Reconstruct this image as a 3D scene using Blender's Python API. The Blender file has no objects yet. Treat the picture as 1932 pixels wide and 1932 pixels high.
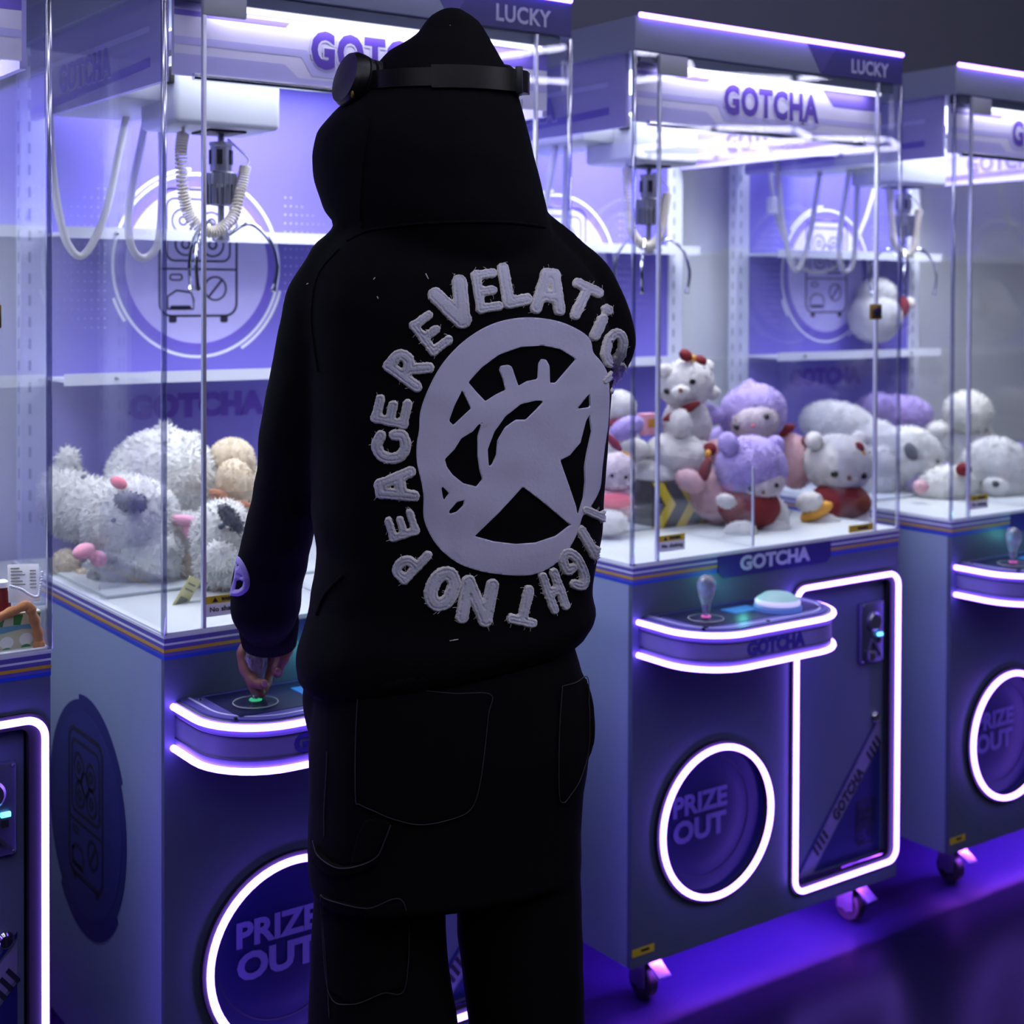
import bpy, bmesh, math, random
import numpy as np
from mathutils import Vector, Matrix, noise
from mathutils.bvhtree import BVHTree

random.seed(7)
scene = bpy.context.scene
COL = scene.collection
PI = math.pi

# ------------------------------------------------------------------ camera
CAM = Vector((-1.8136, -2.1094, 1.4092))
FOC, PPY, YAW, PITCH, ROLL = 2710.127, 600.4108, .6254, .0156, .0036
FW = Vector((math.sin(YAW)*math.cos(PITCH), math.cos(YAW)*math.cos(PITCH), -math.sin(PITCH)))
_r = Vector((math.cos(YAW), -math.sin(YAW), 0)); _u = _r.cross(FW)
RT = _r*math.cos(ROLL) + _u*math.sin(ROLL)
UP = _u*math.cos(ROLL) - _r*math.sin(ROLL)
cd = bpy.data.cameras.new('camera'); cam = bpy.data.objects.new('camera', cd); COL.objects.link(cam)
m3 = Matrix((RT, UP, -FW)).transposed()
cam.matrix_world = Matrix.Translation(CAM) @ m3.to_4x4()
cd.sensor_width = 36; cd.lens = FOC/1932*36; cd.shift_y = (PPY-966)/1932; cd.clip_start = .02
cd.dof.use_dof = True; cd.dof.focus_distance = 1.86; cd.dof.aperture_fstop = 5.0
scene.camera = cam

# ------------------------------------------------------------------ world, exposure
wd = bpy.data.worlds.new('world'); scene.world = wd; wd.use_nodes = True
bg = wd.node_tree.nodes['Background']; bg.inputs[0].default_value = (.10, .11, .2, 1); bg.inputs[1].default_value = .15
vs = scene.view_settings; vs.view_transform = 'Standard'; vs.look = 'None'; vs.gamma = 1; vs.exposure = 0
vs.use_curve_mapping = False
scene.cycles.transparent_max_bounces = 28
scene.cycles.max_bounces = 7
scene.cycles.sample_clamp_indirect = 4

TUBE_STRENGTH = 19.0        # hexagon tubes on the ceiling
PANEL_WATTS = 12.5           # lamp inside each machine
UNDER_STRENGTH = 88.0        # violet strip beneath each machine
NEON = (4.0, 1.9, 16.0)     # violet neon tubes on the machines

def ray(x, y): return (FW*FOC + RT*(x-966) - UP*(y-PPY))/FOC
def P(x, y, d): return CAM + ray(x, y)*d

# ------------------------------------------------------------------ materials
def lin(c):
    return tuple((v/255/12.92 if v/255 <= .04045 else ((v/255+.055)/1.055)**2.4) for v in c)
def mat(name, rgb, rough=.5, metal=0, var=.06, scale=30, bump=0, bscale=200, sheen=0, coat=0, trans=0, spec=.5):
    m = bpy.data.materials.new(name); m.use_nodes = True; nt = m.node_tree; b = nt.nodes['Principled BSDF']
    c = lin(rgb)
    tc = nt.nodes.new('ShaderNodeTexCoord')
    n = nt.nodes.new('ShaderNodeTexNoise'); n.inputs['Scale'].default_value = scale; n.inputs['Detail'].default_value = 4
    nt.links.new(tc.outputs['Object'], n.inputs['Vector'])
    mx = nt.nodes.new('ShaderNodeMix'); mx.data_type = 'RGBA'
    mx.inputs[6].default_value = (*[v*(1-var) for v in c], 1); mx.inputs[7].default_value = (*[min(1, v*(1+var)) for v in c], 1)
    nt.links.new(n.outputs['Fac'], mx.inputs[0]); nt.links.new(mx.outputs[2], b.inputs['Base Color'])
    b.inputs['Roughness'].default_value = rough; b.inputs['Metallic'].default_value = metal
    b.inputs['Specular IOR Level'].default_value = spec
    if sheen: b.inputs['Sheen Weight'].default_value = sheen
    if coat: b.inputs['Coat Weight'].default_value = coat
    if trans: b.inputs['Transmission Weight'].default_value = trans
    if bump:
        n2 = nt.nodes.new('ShaderNodeTexNoise'); n2.inputs['Scale'].default_value = bscale; n2.inputs['Detail'].default_value = 3
        nt.links.new(tc.outputs['Object'], n2.inputs['Vector'])
        bp = nt.nodes.new('ShaderNodeBump'); bp.inputs['Strength'].default_value = bump; bp.inputs['Distance'].default_value = .002
        nt.links.new(n2.outputs['Fac'], bp.inputs['Height']); nt.links.new(bp.outputs[0], b.inputs['Normal'])
    return m
def emit(name, rgb, s=1.0, base=.6):
    m = bpy.data.materials.new(name); m.use_nodes = True; b = m.node_tree.nodes['Principled BSDF']
    b.inputs['Base Color'].default_value = (base, base, base, 1)
    b.inputs['Emission Color'].default_value = (*rgb, 1); b.inputs['Emission Strength'].default_value = s
    return m
def glassy(name, tint=(.97, .975, 1), base=.035, edge=.55, rough=0.0, power=4.0, wear=.006):
    m = bpy.data.materials.new(name); m.use_nodes = True; nt = m.node_tree; nt.nodes.clear()
    out = nt.nodes.new('ShaderNodeOutputMaterial'); mix = nt.nodes.new('ShaderNodeMixShader')
    t = nt.nodes.new('ShaderNodeBsdfTransparent'); t.inputs[0].default_value = (*tint, 1)
    g = nt.nodes.new('ShaderNodeBsdfGlossy'); g.inputs['Roughness'].default_value = rough; g.inputs[0].default_value = (.95, .95, 1, 1)
    lw = nt.nodes.new('ShaderNodeLayerWeight'); lw.inputs[0].default_value = .5
    pw = nt.nodes.new('ShaderNodeMath'); pw.operation = 'POWER'; pw.inputs[1].default_value = power
    nt.links.new(lw.outputs['Facing'], pw.inputs[0])
    ma = nt.nodes.new('ShaderNodeMath'); ma.operation = 'MULTIPLY_ADD'; ma.inputs[1].default_value = edge; ma.inputs[2].default_value = base
    nt.links.new(pw.outputs[0], ma.inputs[0])
    nz = nt.nodes.new('ShaderNodeTexNoise'); nz.inputs['Scale'].default_value = 9
    sm = nt.nodes.new('ShaderNodeMath'); sm.operation = 'MULTIPLY_ADD'; sm.inputs[1].default_value = wear
    nt.links.new(nz.outputs['Fac'], sm.inputs[0]); nt.links.new(ma.outputs[0], sm.inputs[2])
    nt.links.new(sm.outputs[0], mix.inputs[0]); nt.links.new(t.outputs[0], mix.inputs[1]); nt.links.new(g.outputs[0], mix.inputs[2])
    nt.links.new(mix.outputs[0], out.inputs[0])
    return m

M = {}
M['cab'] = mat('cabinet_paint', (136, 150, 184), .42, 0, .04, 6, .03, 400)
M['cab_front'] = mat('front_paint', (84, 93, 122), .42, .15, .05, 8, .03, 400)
M['head'] = mat('header_paint', (136, 142, 172), .45, 0, .04, 8)
M['navy'] = mat('navy_vinyl', (44, 38, 120), .45, 0, .06, 20)
M['indigo'] = mat('indigo_vinyl', (66, 60, 138), .45, 0, .06, 20)
M['door_navy'] = mat('deep_blue_vinyl', (15, 16, 74), .4, 0, .06, 20)
M['line_navy'] = mat('dark_navy_line', (18, 16, 62), .5)
M['ltext'] = mat('pale_print', (176, 176, 214), .5)
M['ptext'] = mat('dull_lavender_print', (98, 88, 150), .5)
M['white'] = mat('white_vinyl', (236, 236, 246), .4, 0, .03, 20)
M['console'] = mat('console_paint', (116, 114, 152), .42, .1, .05, 8)
M['door_paint'] = mat('door_paint', (98, 102, 150), .42, .1, .05, 8)
M['door_blue'] = mat('door_blue_vinyl', (28, 28, 118), .45, 0, .06, 20)
M['door_band'] = mat('door_band_vinyl', (128, 114, 184), .45)
M['slot'] = mat('slot_shadow', (140, 146, 170), .6)
M['band_p'] = mat('violet_band', (88, 80, 168), .4)
M['band_b'] = mat('blue_band', (30, 64, 196), .4)
M['gold'] = mat('gold_band', (186, 146, 50), .4)
M['black'] = mat('black_rubber', (12, 12, 16), .6, 0, .1, 40)
M['metal'] = mat('brushed_steel', (150, 152, 165), .32, .9, .08, 60, .05, 500)
M['chrome'] = mat('chrome', (205, 208, 215), .12, 1, .03, 20)
M['dmetal'] = mat('dark_trim_metal', (90, 96, 120), .4, .7, .05, 20)
M['brass'] = mat('brass_lock', (150, 116, 60), .35, .8, .1, 60)
M['plastic'] = mat('pale_plastic', (168, 172, 184), .45, 0, .03, 12)
M['cable'] = mat('grey_cable', (186, 186, 190), .5, 0, .04, 30)
M['coil'] = mat('cream_coil', (214, 208, 196), .5, 0, .04, 30)
M['lav'] = mat('lavender_panel', (106, 97, 202), .5, 0, .06, 3)
M['lav2'] = mat('lavender_panel_low', (116, 106, 200), .5, 0, .06, 3)
M['lavpale'] = mat('pale_lavender_print', (196, 190, 244), .5)
M['lavmid'] = mat('mid_lavender_print', (118, 100, 206), .5)
M['purple'] = mat('purple_print', (92, 62, 178), .5)
M['ink'] = mat('ink_line', (30, 26, 60), .55)
M['inkbadge'] = mat('badge_navy', (42, 44, 122), .5)
M['inkbadge2'] = mat('badge_navy_ring', (34, 36, 112), .5)
M['frame'] = mat('white_steel', (212, 216, 232), .4, 0, .03, 10)
M['bed'] = mat('white_tray', (200, 206, 208), .4, 0, .04, 8)
M['skirt'] = mat('white_lightbox', (226, 222, 246), .4, 0, .04, 5)
M['side_skirt'] = mat('lavender_lightbox', (184, 176, 232), .25, .1, .05, 5)
M['glass'] = glassy('clear_glass')
M['edge'] = glassy('polished_edge', (.72, .74, .86), .22, .5, .08, 2.5, .12)
M['edge_pale'] = mat('pale_edge', (200, 202, 224), .25, .35, .1, 60)
M['acrylic'] = glassy('clear_acrylic', (.93, .94, .96), .05, .5, .02, 3)
M['neon'] = emit('violet_neon', NEON, 1.0)
M['under'] = emit('under_strip', (3.2, .6, 9.0), UNDER_STRENGTH)
M['lamp'] = emit('white_led', (.88, .88, 1.0), 2.6)
M['hexlamp'] = emit('hexagon_led', (.80, .80, 1.0), TUBE_STRENGTH)
M['screen'] = emit('blue_display', (.004, .14, .55), 1.0, .02)
M['cyan'] = emit('cyan_indicator', (.1, .6, 1.0), 3.0)
M['dome'] = emit('glowing_dome', (.52, .50, .95), .9, .3)
M['dome_top'] = emit('teal_dome', (.12, .36, .48), .8, .2)
M['dome_base'] = emit('blue_dome', (.04, .12, .6), .7, .1)
M['green'] = emit('green_base_light', (.02, .42, .18), 1.0, .05)
M['pink'] = emit('pink_base_light', (.7, .08, .5), 1.0, .05)
M['yellow'] = mat('yellow_sticker', (206, 178, 40), .5)
M['crystal'] = mat('crystal_bulb', (240, 243, 250), .05, 0, .05, 160, .8, 420, trans=.9, coat=.5)
M['neon_off'] = mat('grey_bezel', (70, 72, 88), .5)
# ------------------------------------------------------------------ mesh builder
def tmp_mesh(ob):
    COL.objects.link(ob)
    dg = bpy.context.evaluated_depsgraph_get()
    me = bpy.data.meshes.new_from_object(ob.evaluated_get(dg))
    d = ob.data; bpy.data.objects.remove(ob)
    return me, d
def flat(loops, depth=.001):
    cu = bpy.data.curves.new('t', 'CURVE'); cu.dimensions = '2D'; cu.fill_mode = 'BOTH'; cu.extrude = depth/2
    for L in loops:
        sp = cu.splines.new('POLY'); sp.points.add(len(L)-1)
        for p, q in zip(sp.points, L): p.co = (q[0], q[1], 0, 1)
        sp.use_cyclic_u = True
    me, d = tmp_mesh(bpy.data.objects.new('t', cu)); bpy.data.curves.remove(d)
    vs = [(v.co.x, v.co.y, v.co.z+depth/2) for v in me.vertices]; fs = [list(p.vertices) for p in me.polygons]
    bpy.data.meshes.remove(me)
    return vs, fs
_tc = {}
def text_raw(s, off=0.0, sp=1.0, fill=True):
    k = (s, off, sp)
    if k in _tc: return _tc[k]
    cu = bpy.data.curves.new('t', 'FONT'); cu.body = s; cu.size = 1; cu.offset = off; cu.resolution_u = 3; cu.space_character = sp
    cu.extrude = .5
    me, d = tmp_mesh(bpy.data.objects.new('t', cu)); bpy.data.curves.remove(d)
    vs = [tuple(v.co) for v in me.vertices]; fs = [list(p.vertices) for p in me.polygons]
    bpy.data.meshes.remove(me); _tc[k] = (vs, fs)
    return vs, fs
def text(s, w, h, depth=.0008, off=.03, grow=0.0, sp=1.05, shear=0.0):
    """text centred on the origin, w wide and h tall; grow widens the strokes around the same letters"""
    vs, fs = text_raw(s, off, sp); a = np.array(vs)
    x0, x1, y0, y1 = a[:, 0].min(), a[:, 0].max(), a[:, 1].min(), a[:, 1].max()
    if grow: vs, fs = text_raw(s, off+grow, sp); a = np.array(vs)
    sx, sy = w/(x1-x0), h/(y1-y0)
    X = (a[:, 0]-(x0+x1)/2)*sx; Y = (a[:, 1]-(y0+y1)/2)*sy; X = X+shear*Y
    return list(zip(X, Y, (a[:, 2]+.5)*depth)), fs
def rrect(x0, x1, y0, y1, r, n=6):
    o = []
    for cx, cy, a in ((x1-r, y1-r, 0), (x0+r, y1-r, 90), (x0+r, y0+r, 180), (x1-r, y0+r, 270)):
        for i in range(n+1):
            t = math.radians(a+90*i/n); o.append((cx+r*math.cos(t), cy+r*math.sin(t)))
    return o
def circ(cx, cy, rx, ry=None, n=40, a0=0, a1=360):
    ry = ry or rx; full = abs(a1-a0) == 360
    return [(cx+rx*math.cos(math.radians(a0+(a1-a0)*i/(n if full else n-1))), cy+ry*math.sin(math.radians(a0+(a1-a0)*i/(n if full else n-1)))) for i in range(n)]
def ribbon(pts, w, closed=False):
    """outline(s) of a flat stroke along pts"""
    p = [Vector((a, b)) for a, b in pts]; n = len(p); L, R = [], []
    for i in range(n):
        a = p[i-1] if (i > 0 or closed) else p[i]; b = p[(i+1) % n] if (i < n-1 or closed) else p[i]
        d = b-a
        if d.length < 1e-9: d = Vector((1, 0))
        d.normalize(); q = Vector((-d.y, d.x))*w/2
        L.append(tuple(p[i]+q)); R.append(tuple(p[i]-q))
    return [L, R] if closed else [L+R[::-1]]
def FRONT(y=0, x=0, z=0): return Matrix(((1, 0, 0, x), (0, 0, -1, y), (0, 1, 0, z), (0, 0, 0, 1)))
def LEFT(x=0, y=0, z=0): return Matrix(((0, 0, -1, x), (-1, 0, 0, y), (0, 1, 0, z), (0, 0, 0, 1)))
def TOP(z=0, x=0, y=0): return Matrix.Translation((x, y, z))

class MB:
    def __init__(s): s.v = []; s.f = []; s.m = []
    def add(s, vs, fs, mi=0, mtx=None):
        o = len(s.v)
        s.v += [tuple(mtx @ Vector(v)) if mtx is not None else tuple(v) for v in vs]
        s.f += [[i+o for i in f] for f in fs]; s.m += [mi]*len(fs); return s
    def poly(s, loops, depth=.001, mi=0, mtx=None): return s.add(*flat(loops, depth), mi, mtx)
    def stroke(s, pts, w, mtx, mi=0, closed=False, depth=.0008): return s.poly(ribbon(pts, w, closed), depth, mi, mtx)
    def text(s, t, w, h, mtx, mi=0, **k): return s.add(*text(t, w, h, **k), mi, mtx)
    def bm(s, b, mi=0, mtx=None):
        b.verts.index_update()
        s.add([v.co[:] for v in b.verts], [[v.index for v in f.verts] for f in b.faces], mi, mtx); b.free(); return s
    def box(s, x0, x1, y0, y1, z0, z1, mi=0, bev=0, seg=2, mtx=None):
        b = bmesh.new(); bmesh.ops.create_cube(b, size=1)
        for v in b.verts: v.co = Vector((x0+(x1-x0)*(v.co.x+.5), y0+(y1-y0)*(v.co.y+.5), z0+(z1-z0)*(v.co.z+.5)))
        if bev: bmesh.ops.bevel(b, geom=list(b.edges), offset=bev, segments=seg, profile=.5, affect='EDGES')
        return s.bm(b, mi, mtx)
    def tube(s, pts, r, seg=8, mi=0, closed=False, cap=True, mtx=None):
        p = [Vector(q) for q in pts]; n = len(p); R = r if hasattr(r, '__len__') else [r]*n
        t0 = (p[1]-p[0]).normalized(); u = t0.orthogonal().normalized(); vs = []; fs = []
        for i in range(n):
            a = p[i-1] if (i > 0 or closed) else p[i]; b = p[(i+1) % n] if (i < n-1 or closed) else p[i]
            t = (b-a).normalized(); u = (u-t*u.dot(t)).normalized(); w = t.cross(u)
            for k in range(seg):
                an = 2*PI*k/seg; vs.append(p[i]+(u*math.cos(an)+w*math.sin(an))*R[i])
        for i in range(n if closed else n-1):
            j = (i+1) % n
            for k in range(seg): l = (k+1) % seg; fs.append([i*seg+k, i*seg+l, j*seg+l, j*seg+k])
        if cap and not closed: fs.append(list(range(seg))[::-1]); fs.append([(n-1)*seg+k for k in range(seg)])
        return s.add(vs, fs, mi, mtx)
    def lathe(s, prof, base, axis=(0, 0, 1), seg=20, mi=0, mtx=None, cap0=True):
        ax = Vector(axis).normalized(); u = ax.orthogonal().normalized(); w = ax.cross(u); b = Vector(base); vs = []; fs = []
        n = len(prof)
        for r, h in prof:
            for k in range(seg):
                an = 2*PI*k/seg; vs.append(b+ax*h+(u*math.cos(an)+w*math.sin(an))*max(r, 1e-5))
        for i in range(n-1):
            for k in range(seg): l = (k+1) % seg; fs.append([i*seg+k, i*seg+l, (i+1)*seg+l, (i+1)*seg+k])
        if cap0: fs.append(list(range(seg))[::-1])
        fs.append([(n-1)*seg+k for k in range(seg)])
        return s.add(vs, fs, mi, mtx)
    def ball(s, c, r, seg=18, ring=12, mi=0, mtx=None, rot=None, wob=0, seed=0):
        b = bmesh.new(); bmesh.ops.create_uvsphere(b, u_segments=seg, v_segments=ring, radius=1)
        r = r if hasattr(r, '__len__') else (r, r, r); c = Vector(c)
        for v in b.verts:
            q = Vector((v.co.x*r[0], v.co.y*r[1], v.co.z*r[2]))
            if wob: q *= 1+wob*noise.noise(v.co*2.2+Vector((seed, 0, 0)))
            if rot is not None: q = rot @ q
            v.co = q+c
        return s.bm(b, mi, mtx)
    def loft(s, rings, mi=0, cap=True):
        n = len(rings[0]); vs = [v for r in rings for v in r]; fs = []
        for i in range(len(rings)-1):
            for k in range(n): l = (k+1) % n; fs.append([i*n+k, i*n+l, (i+1)*n+l, (i+1)*n+k])
        if cap: fs.append(list(range(n))[::-1]); fs.append([(len(rings)-1)*n+k for k in range(n)])
        return s.add(vs, fs, mi)
    def mesh(s, name, mats, smooth=35):
        me = bpy.data.meshes.new(name); me.from_pydata([tuple(v) for v in s.v], [], s.f)
        for m in mats: me.materials.append(m)
        if len(mats) > 1: me.polygons.foreach_set('material_index', s.m)
        me.update()
        if smooth:
            me.shade_smooth()
            if smooth < 180: me.set_sharp_from_angle(angle=math.radians(smooth))
        return me
    def build(s, name, mats, parent=None, smooth=35, fix=True):
        mats = mats if isinstance(mats, (list, tuple)) else [mats]
        me = s.mesh(name, mats, smooth)
        if fix:
            b = bmesh.new(); b.from_mesh(me); bmesh.ops.recalc_face_normals(b, faces=b.faces); b.to_mesh(me); b.free()
        o = bpy.data.objects.new(name, me); COL.objects.link(o)
        if parent: o.parent = parent
        return o
def thing(name, label, cat, loc=(0, 0, 0), rot=None, group=None):
    o = bpy.data.objects.new(name, None); COL.objects.link(o); o.empty_display_size = .05
    o.location = loc
    if rot is not None: o.rotation_euler = rot
    o['label'] = label; o['category'] = cat
    if group: o['group'] = group
    return o
def tag(o, label, cat, group=None):
    o['label'] = label; o['category'] = cat
    if group: o['group'] = group
    return o
def struct(o): o['kind'] = 'structure'; return o
def spline(pts, n=8, closed=False):
    p = [Vector(q) for q in pts]; N = len(p); o = []
    for i in range(N if closed else N-1):
        a = p[(i-1) % N] if (closed or i > 0) else p[0]; b = p[i]; c = p[(i+1) % N]
        d = p[(i+2) % N] if (closed or i+2 < N) else p[-1]
        for k in range(n):
            t = k/n; o.append(.5*((2*b)+(c-a)*t+(2*a-5*b+4*c-d)*t*t+(3*b-a-3*c+d)*t**3))
    if not closed: o.append(p[-1])
    return o

# ------------------------------------------------------------------ room
def plane_box(name, x0, x1, y0, y1, z0, z1, m): return struct(MB().box(x0, x1, y0, y1, z0, z1).build(name, m))
M['floor'] = mat('dark_gloss_floor', (11, 10, 34), .30, 0, .3, 3, .2, 14, spec=.13)
M['wall'] = mat('unlit_wall_tone', (92, 94, 108), .7, 0, .05, 2, .05, 60)  # dimness of the unlit upper wall painted in as a darker tone
M['wall_far'] = mat('dark_wall', (40, 40, 60), .8)
M['ceil'] = mat('dark_ceiling', (34, 34, 46), .8)
plane_box('floor', -6, 13, -13, .95, -.1, 0, M['floor'])
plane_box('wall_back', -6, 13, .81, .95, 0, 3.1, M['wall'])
plane_box('wall_front', -6, 13, -13.1, -13, 0, 3.1, M['wall_far'])
plane_box('wall_left', -6.1, -6, -13, .95, 0, 3.1, M['wall_far'])
plane_box('wall_right', 13, 13.1, -13, .95, 0, 3.1, M['wall_far'])
plane_box('ceiling', -6, 13, -13, .95, 3.1, 3.2, M['ceil'])
M['wall_lit'] = mat('lit_wall_tone', (238, 242, 240), .6, 0, .03, 2)  # machine lamplight on the lower back wall, painted in as a near-white tone
plane_box('wall_back_lit', -6, 13, .80, .81, .09, 1.9, M['wall_lit'])  # added slab that carries the painted lamplight on the same wall
plane_box('baseboard_back', -6, 13, .795, .81, 0, .09, M['wall_far'])
# hexagon light tubes under the ceiling, behind the photographer
E_ = .8; tube_me = MB().tube([(-.36, 0, 0), (.36, 0, 0)], .016, 8).mesh('light_tube', [M['hexlamp']])
def honeycomb(label, loc, rot, cells):
    h = thing('ceiling_light', label, 'ceiling light', loc, (0, 0, rot)); seen = set()
    for i, j in cells:
        cx, cy = i*E_*1.5, j*E_*math.sqrt(3)+(E_*math.sqrt(3)/2 if i % 2 else 0)
        for k in range(6):
            a = math.radians(60*k+30); mx, my = cx+E_*math.sqrt(3)/2*math.cos(a), cy+E_*math.sqrt(3)/2*math.sin(a)
            key = (round(mx, 2), round(my, 2))
            if key in seen: continue
            seen.add(key)
            o = bpy.data.objects.new('light_tube', tube_me); COL.objects.link(o); o.parent = h
            o.location = (mx, my, 0); o.rotation_euler = (0, 0, a+PI/2)
honeycomb('large white honeycomb of hexagon light tubes under the ceiling above the photographer', (-.6, -3.35, 2.98), 0, [(i, j) for i in range(-2, 3) for j in (0, 1)])
honeycomb('pair of white hexagon light tubes mirrored in the machine behind the person', (4.4, -5.6, 2.98), .3, [(0, 0), (1, 0)])
honeycomb('small far cluster of white hexagon light tubes mirrored in the middle machine', (8.9, -9.3, 2.98), .5, [(0, 0), (1, 0), (0, 1)])

# ------------------------------------------------------------------ claw machine
W, DP = .7875, .76
ZT, ZH, ZG, ZB, Z0 = 1.95, 1.885, .8867, .8496, .10
def icon(mb, mtx, s, mi, w=.006, full=True):
    """line drawing of a toy machine, s tall, centred"""
    a = .30*s
    mb.stroke(rrect(-a, a, -.42*s, .5*s, .09*s), w, mtx, mi, True)
    mb.stroke(rrect(-a*.82, a*.82, -.02*s, .43*s, .06*s), w*.8, mtx, mi, True)
    mb.stroke([(-a, -.08*s), (a, -.08*s)], w*.8, mtx, mi)
    mb.stroke(circ(.13*s, -.22*s, .085*s, n=24), w*.8, mtx, mi, True)
    mb.stroke([(.08*s, -.28*s), (.18*s, -.16*s)], w, mtx, mi)
    mb.stroke(rrect(-.22*s, -.13*s, -.16*s, -.12*s, .015*s, 3), w*.7, mtx, mi, True)
    mb.stroke([(-.24*s, -.37*s), (-.24*s, -.28*s), (-.17*s, -.235*s), (-.06*s, -.25*s), (-.04*s, -.30*s), (-.04*s, -.37*s), (-.24*s, -.37*s)], w*.8, mtx, mi)
    mb.poly([rrect(-.22*s, -.06*s, -.375*s, -.345*s, .01*s, 2)], .0008, mi, mtx)
    for x in (-.2*s, .2*s): mb.poly([rrect(x-.03*s, x+.03*s, -.47*s, -.42*s, .015*s, 3)], .0008, mi, mtx)
    for x, y, r in ((-.12, .27, .085), (.1, .26, .08), (-.1, .1, .08), (.11, .1, .085), (0, .19, .07)):
        mb.stroke(circ(x*s, y*s, r*s, n=18), w*.8, mtx, mi, True)
    for x, y in ((-.12, .27), (.1, .26), (-.1, .1), (.11, .1)):
        mb.stroke(circ(x*s, y*s, .03*s, n=12), w*.9, mtx, mi, True)

def coil(path, r, turns, wire):
    pts = spline(path, 24); n = len(pts); N = turns*12; o = []
    t0 = (pts[1]-pts[0]).normalized(); u = t0.orthogonal().normalized()
    for i in range(N+1):
        f = i/N*(n-1); k = min(int(f), n-2); p = pts[k].lerp(pts[k+1], f-k); t = (pts[k+1]-pts[k]).normalized()
        u = (u-t*u.dot(t)).normalized(); w = t.cross(u); a = 2*PI*i/12
        o.append(p+(u*math.cos(a)+w*math.sin(a))*r)
    return MB().tube(o, wire, 5)

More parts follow.
